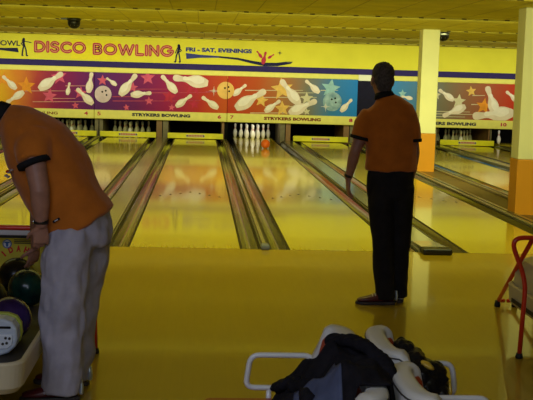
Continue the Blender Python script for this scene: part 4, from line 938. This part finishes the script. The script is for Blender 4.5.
# jacket thrown over the left-hand seats
def lerp_tab(t, x):
    for i in range(len(t) - 1):
        if x <= t[i + 1][0]: u = (x - t[i][0]) / (t[i + 1][0] - t[i][0]); u = max(0, min(1, u)); u = u * u * (3 - 2 * u); return t[i][1] + (t[i + 1][1] - t[i][1]) * u
    return t[-1][1]
BOT = [(-.50, .472), (-.225, .477), (-.195, .66), (-.172, .755), (-.080, .755), (-.070, .66), (-.03, .62)]
TOP = [(-.46, .49), (-.41, .535), (-.34, .635), (-.27, .71), (-.19, .772), (-.11, .768), (-.07, .725), (-.035, .66)]
def jtop(x, y):
    f = lerp_tab(TOP, x); b_ = lerp_tab(BOT, x)
    nz = .034 * noise.noise(Vector((x * 9, y * 8, 1.3))) + .020 * noise.noise(Vector((x * 22, y * 14, 4.1)))
    ridge = .02 * max(0, math.sin((x * 1.2 + y) * 26)) * (1 if x < -.2 else .4)
    e = min(1, max(0, (y + 7.04) / .10)) * min(1, max(0, (-6.46 - y) / .10))
    e = math.sqrt(e) if e > 0 else 0
    return max(b_ + .008, b_ + (f + nz + ridge - b_) * (0.12 + .88 * e))
def heightfield(mb, x0, x1, y0, y1, nx, ny, ft, fb, wob=0.0):
    T_ = []; B_ = []
    for j in range(ny + 1):
        for i in range(nx + 1):
            u, v = i / nx, j / ny
            x = x0 + (x1 - x0) * u; y = y0 + (y1 - y0) * v
            w = wob * noise.noise(Vector((x * 6, y * 6, 9))); 
            if i == 0: x += w
            if j == ny: y += w * 1.5
            T_.append((x, y, ft(x, y))); B_.append((x, y, fb(x, y)))
    a = mb.add(T_); c = mb.add(B_); W = nx + 1
    for j in range(ny):
        for i in range(nx):
            p = j * W + i; mb.face([a + p, a + p + 1, a + p + W + 1, a + p + W]); mb.face([c + p, c + p + W, c + p + W + 1, c + p + 1])
    per = [i for i in range(nx)] + [nx + j * W for j in range(ny)] + [ny * W + i for i in range(nx, 0, -1)] + [j * W for j in range(ny, 0, -1)]
    for k in range(len(per)): p, q_ = per[k], per[(k + 1) % len(per)]; mb.face([a + q_, a + p, c + p, c + q_])
jk = thing('jacket', (-.22, -6.7, .47), 'crumpled black jacket thrown over the white seats at the bottom centre', 'jacket')
mb = MB().use('jacket', True); heightfield(mb, -.44, -.036, -7.03, -6.47, 46, 62, jtop, lambda x, y: lerp_tab(BOT, x) + .003, .03); mb.build('jacket_cloth', jk)
for nm, pts, ra in (('sleeve', [(-.20, -6.60, .785), (-.145, -6.68, .80), (-.10, -6.76, .80), (-.062, -6.83, .755), (-.055, -6.88, .71)], .030), ('sleeve', [(-.37, -6.56, .60), (-.33, -6.66, .655), (-.30, -6.78, .67), (-.29, -6.9, .67)], .032)):
    mb = MB().use('jacket', True); mb.loft([(p, ra * (1 + .15 * math.sin(k * 2.4)), ra * .75) for k, p in enumerate(pts)], (.3, .9, .2) if nm == 'collar_roll' else (1, 0, 0), 18, 0.6); remesh(mb.build(nm, jk), .006, 3, lambda c: .012 * noise.noise(c * 22) + .005 * noise.noise(c * 50))
mb = MB().use('lining', True); heightfield(mb, -.345, -.215, -7.02, -6.80, 14, 18, lambda x, y: jtop(x, y) + .006, lambda x, y: jtop(x, y) - .004, .02); mb.build('lining', jk)['label'] = 'blue-grey lining'

# black plastic bag on the right-hand seat
bg = thing('plastic_bag', (.20, -6.30, .468), 'glossy black plastic bag with yellow print, lying on the right-hand seat', 'bag')
mb = MB().use('bagblack', True)
mb.ball((.128, -6.34, .585), 1, 24, 16, (.072, .14, .105)); mb.ball((.098, -6.29, .66), 1, 20, 14, (.045, .08, .055)); mb.ball((.165, -6.36, .57), 1, 24, 16, (.08, .12, .09)); mb.ball((.205, -6.38, .54), 1, 18, 12, (.05, .10, .065))
bb = remesh(mb.build('bag_body', bg), .0065, 2, lambda c: .016 * noise.noise(c * 16) + .012 * abs(noise.noise(c * 34)))
mb = MB().use('bagyel', True); mb.ball((.165, -6.42, .652), 1, 16, 10, (.034, .035, .010), Matrix.Rotation(.55, 3, 'Y')); mb.ball((.248, -6.41, .56), 1, 14, 10, (.010, .025, .035))
remesh(mb.build('yellow_print', bb), .005, 1, lambda c: .005 * noise.noise(c * 40))
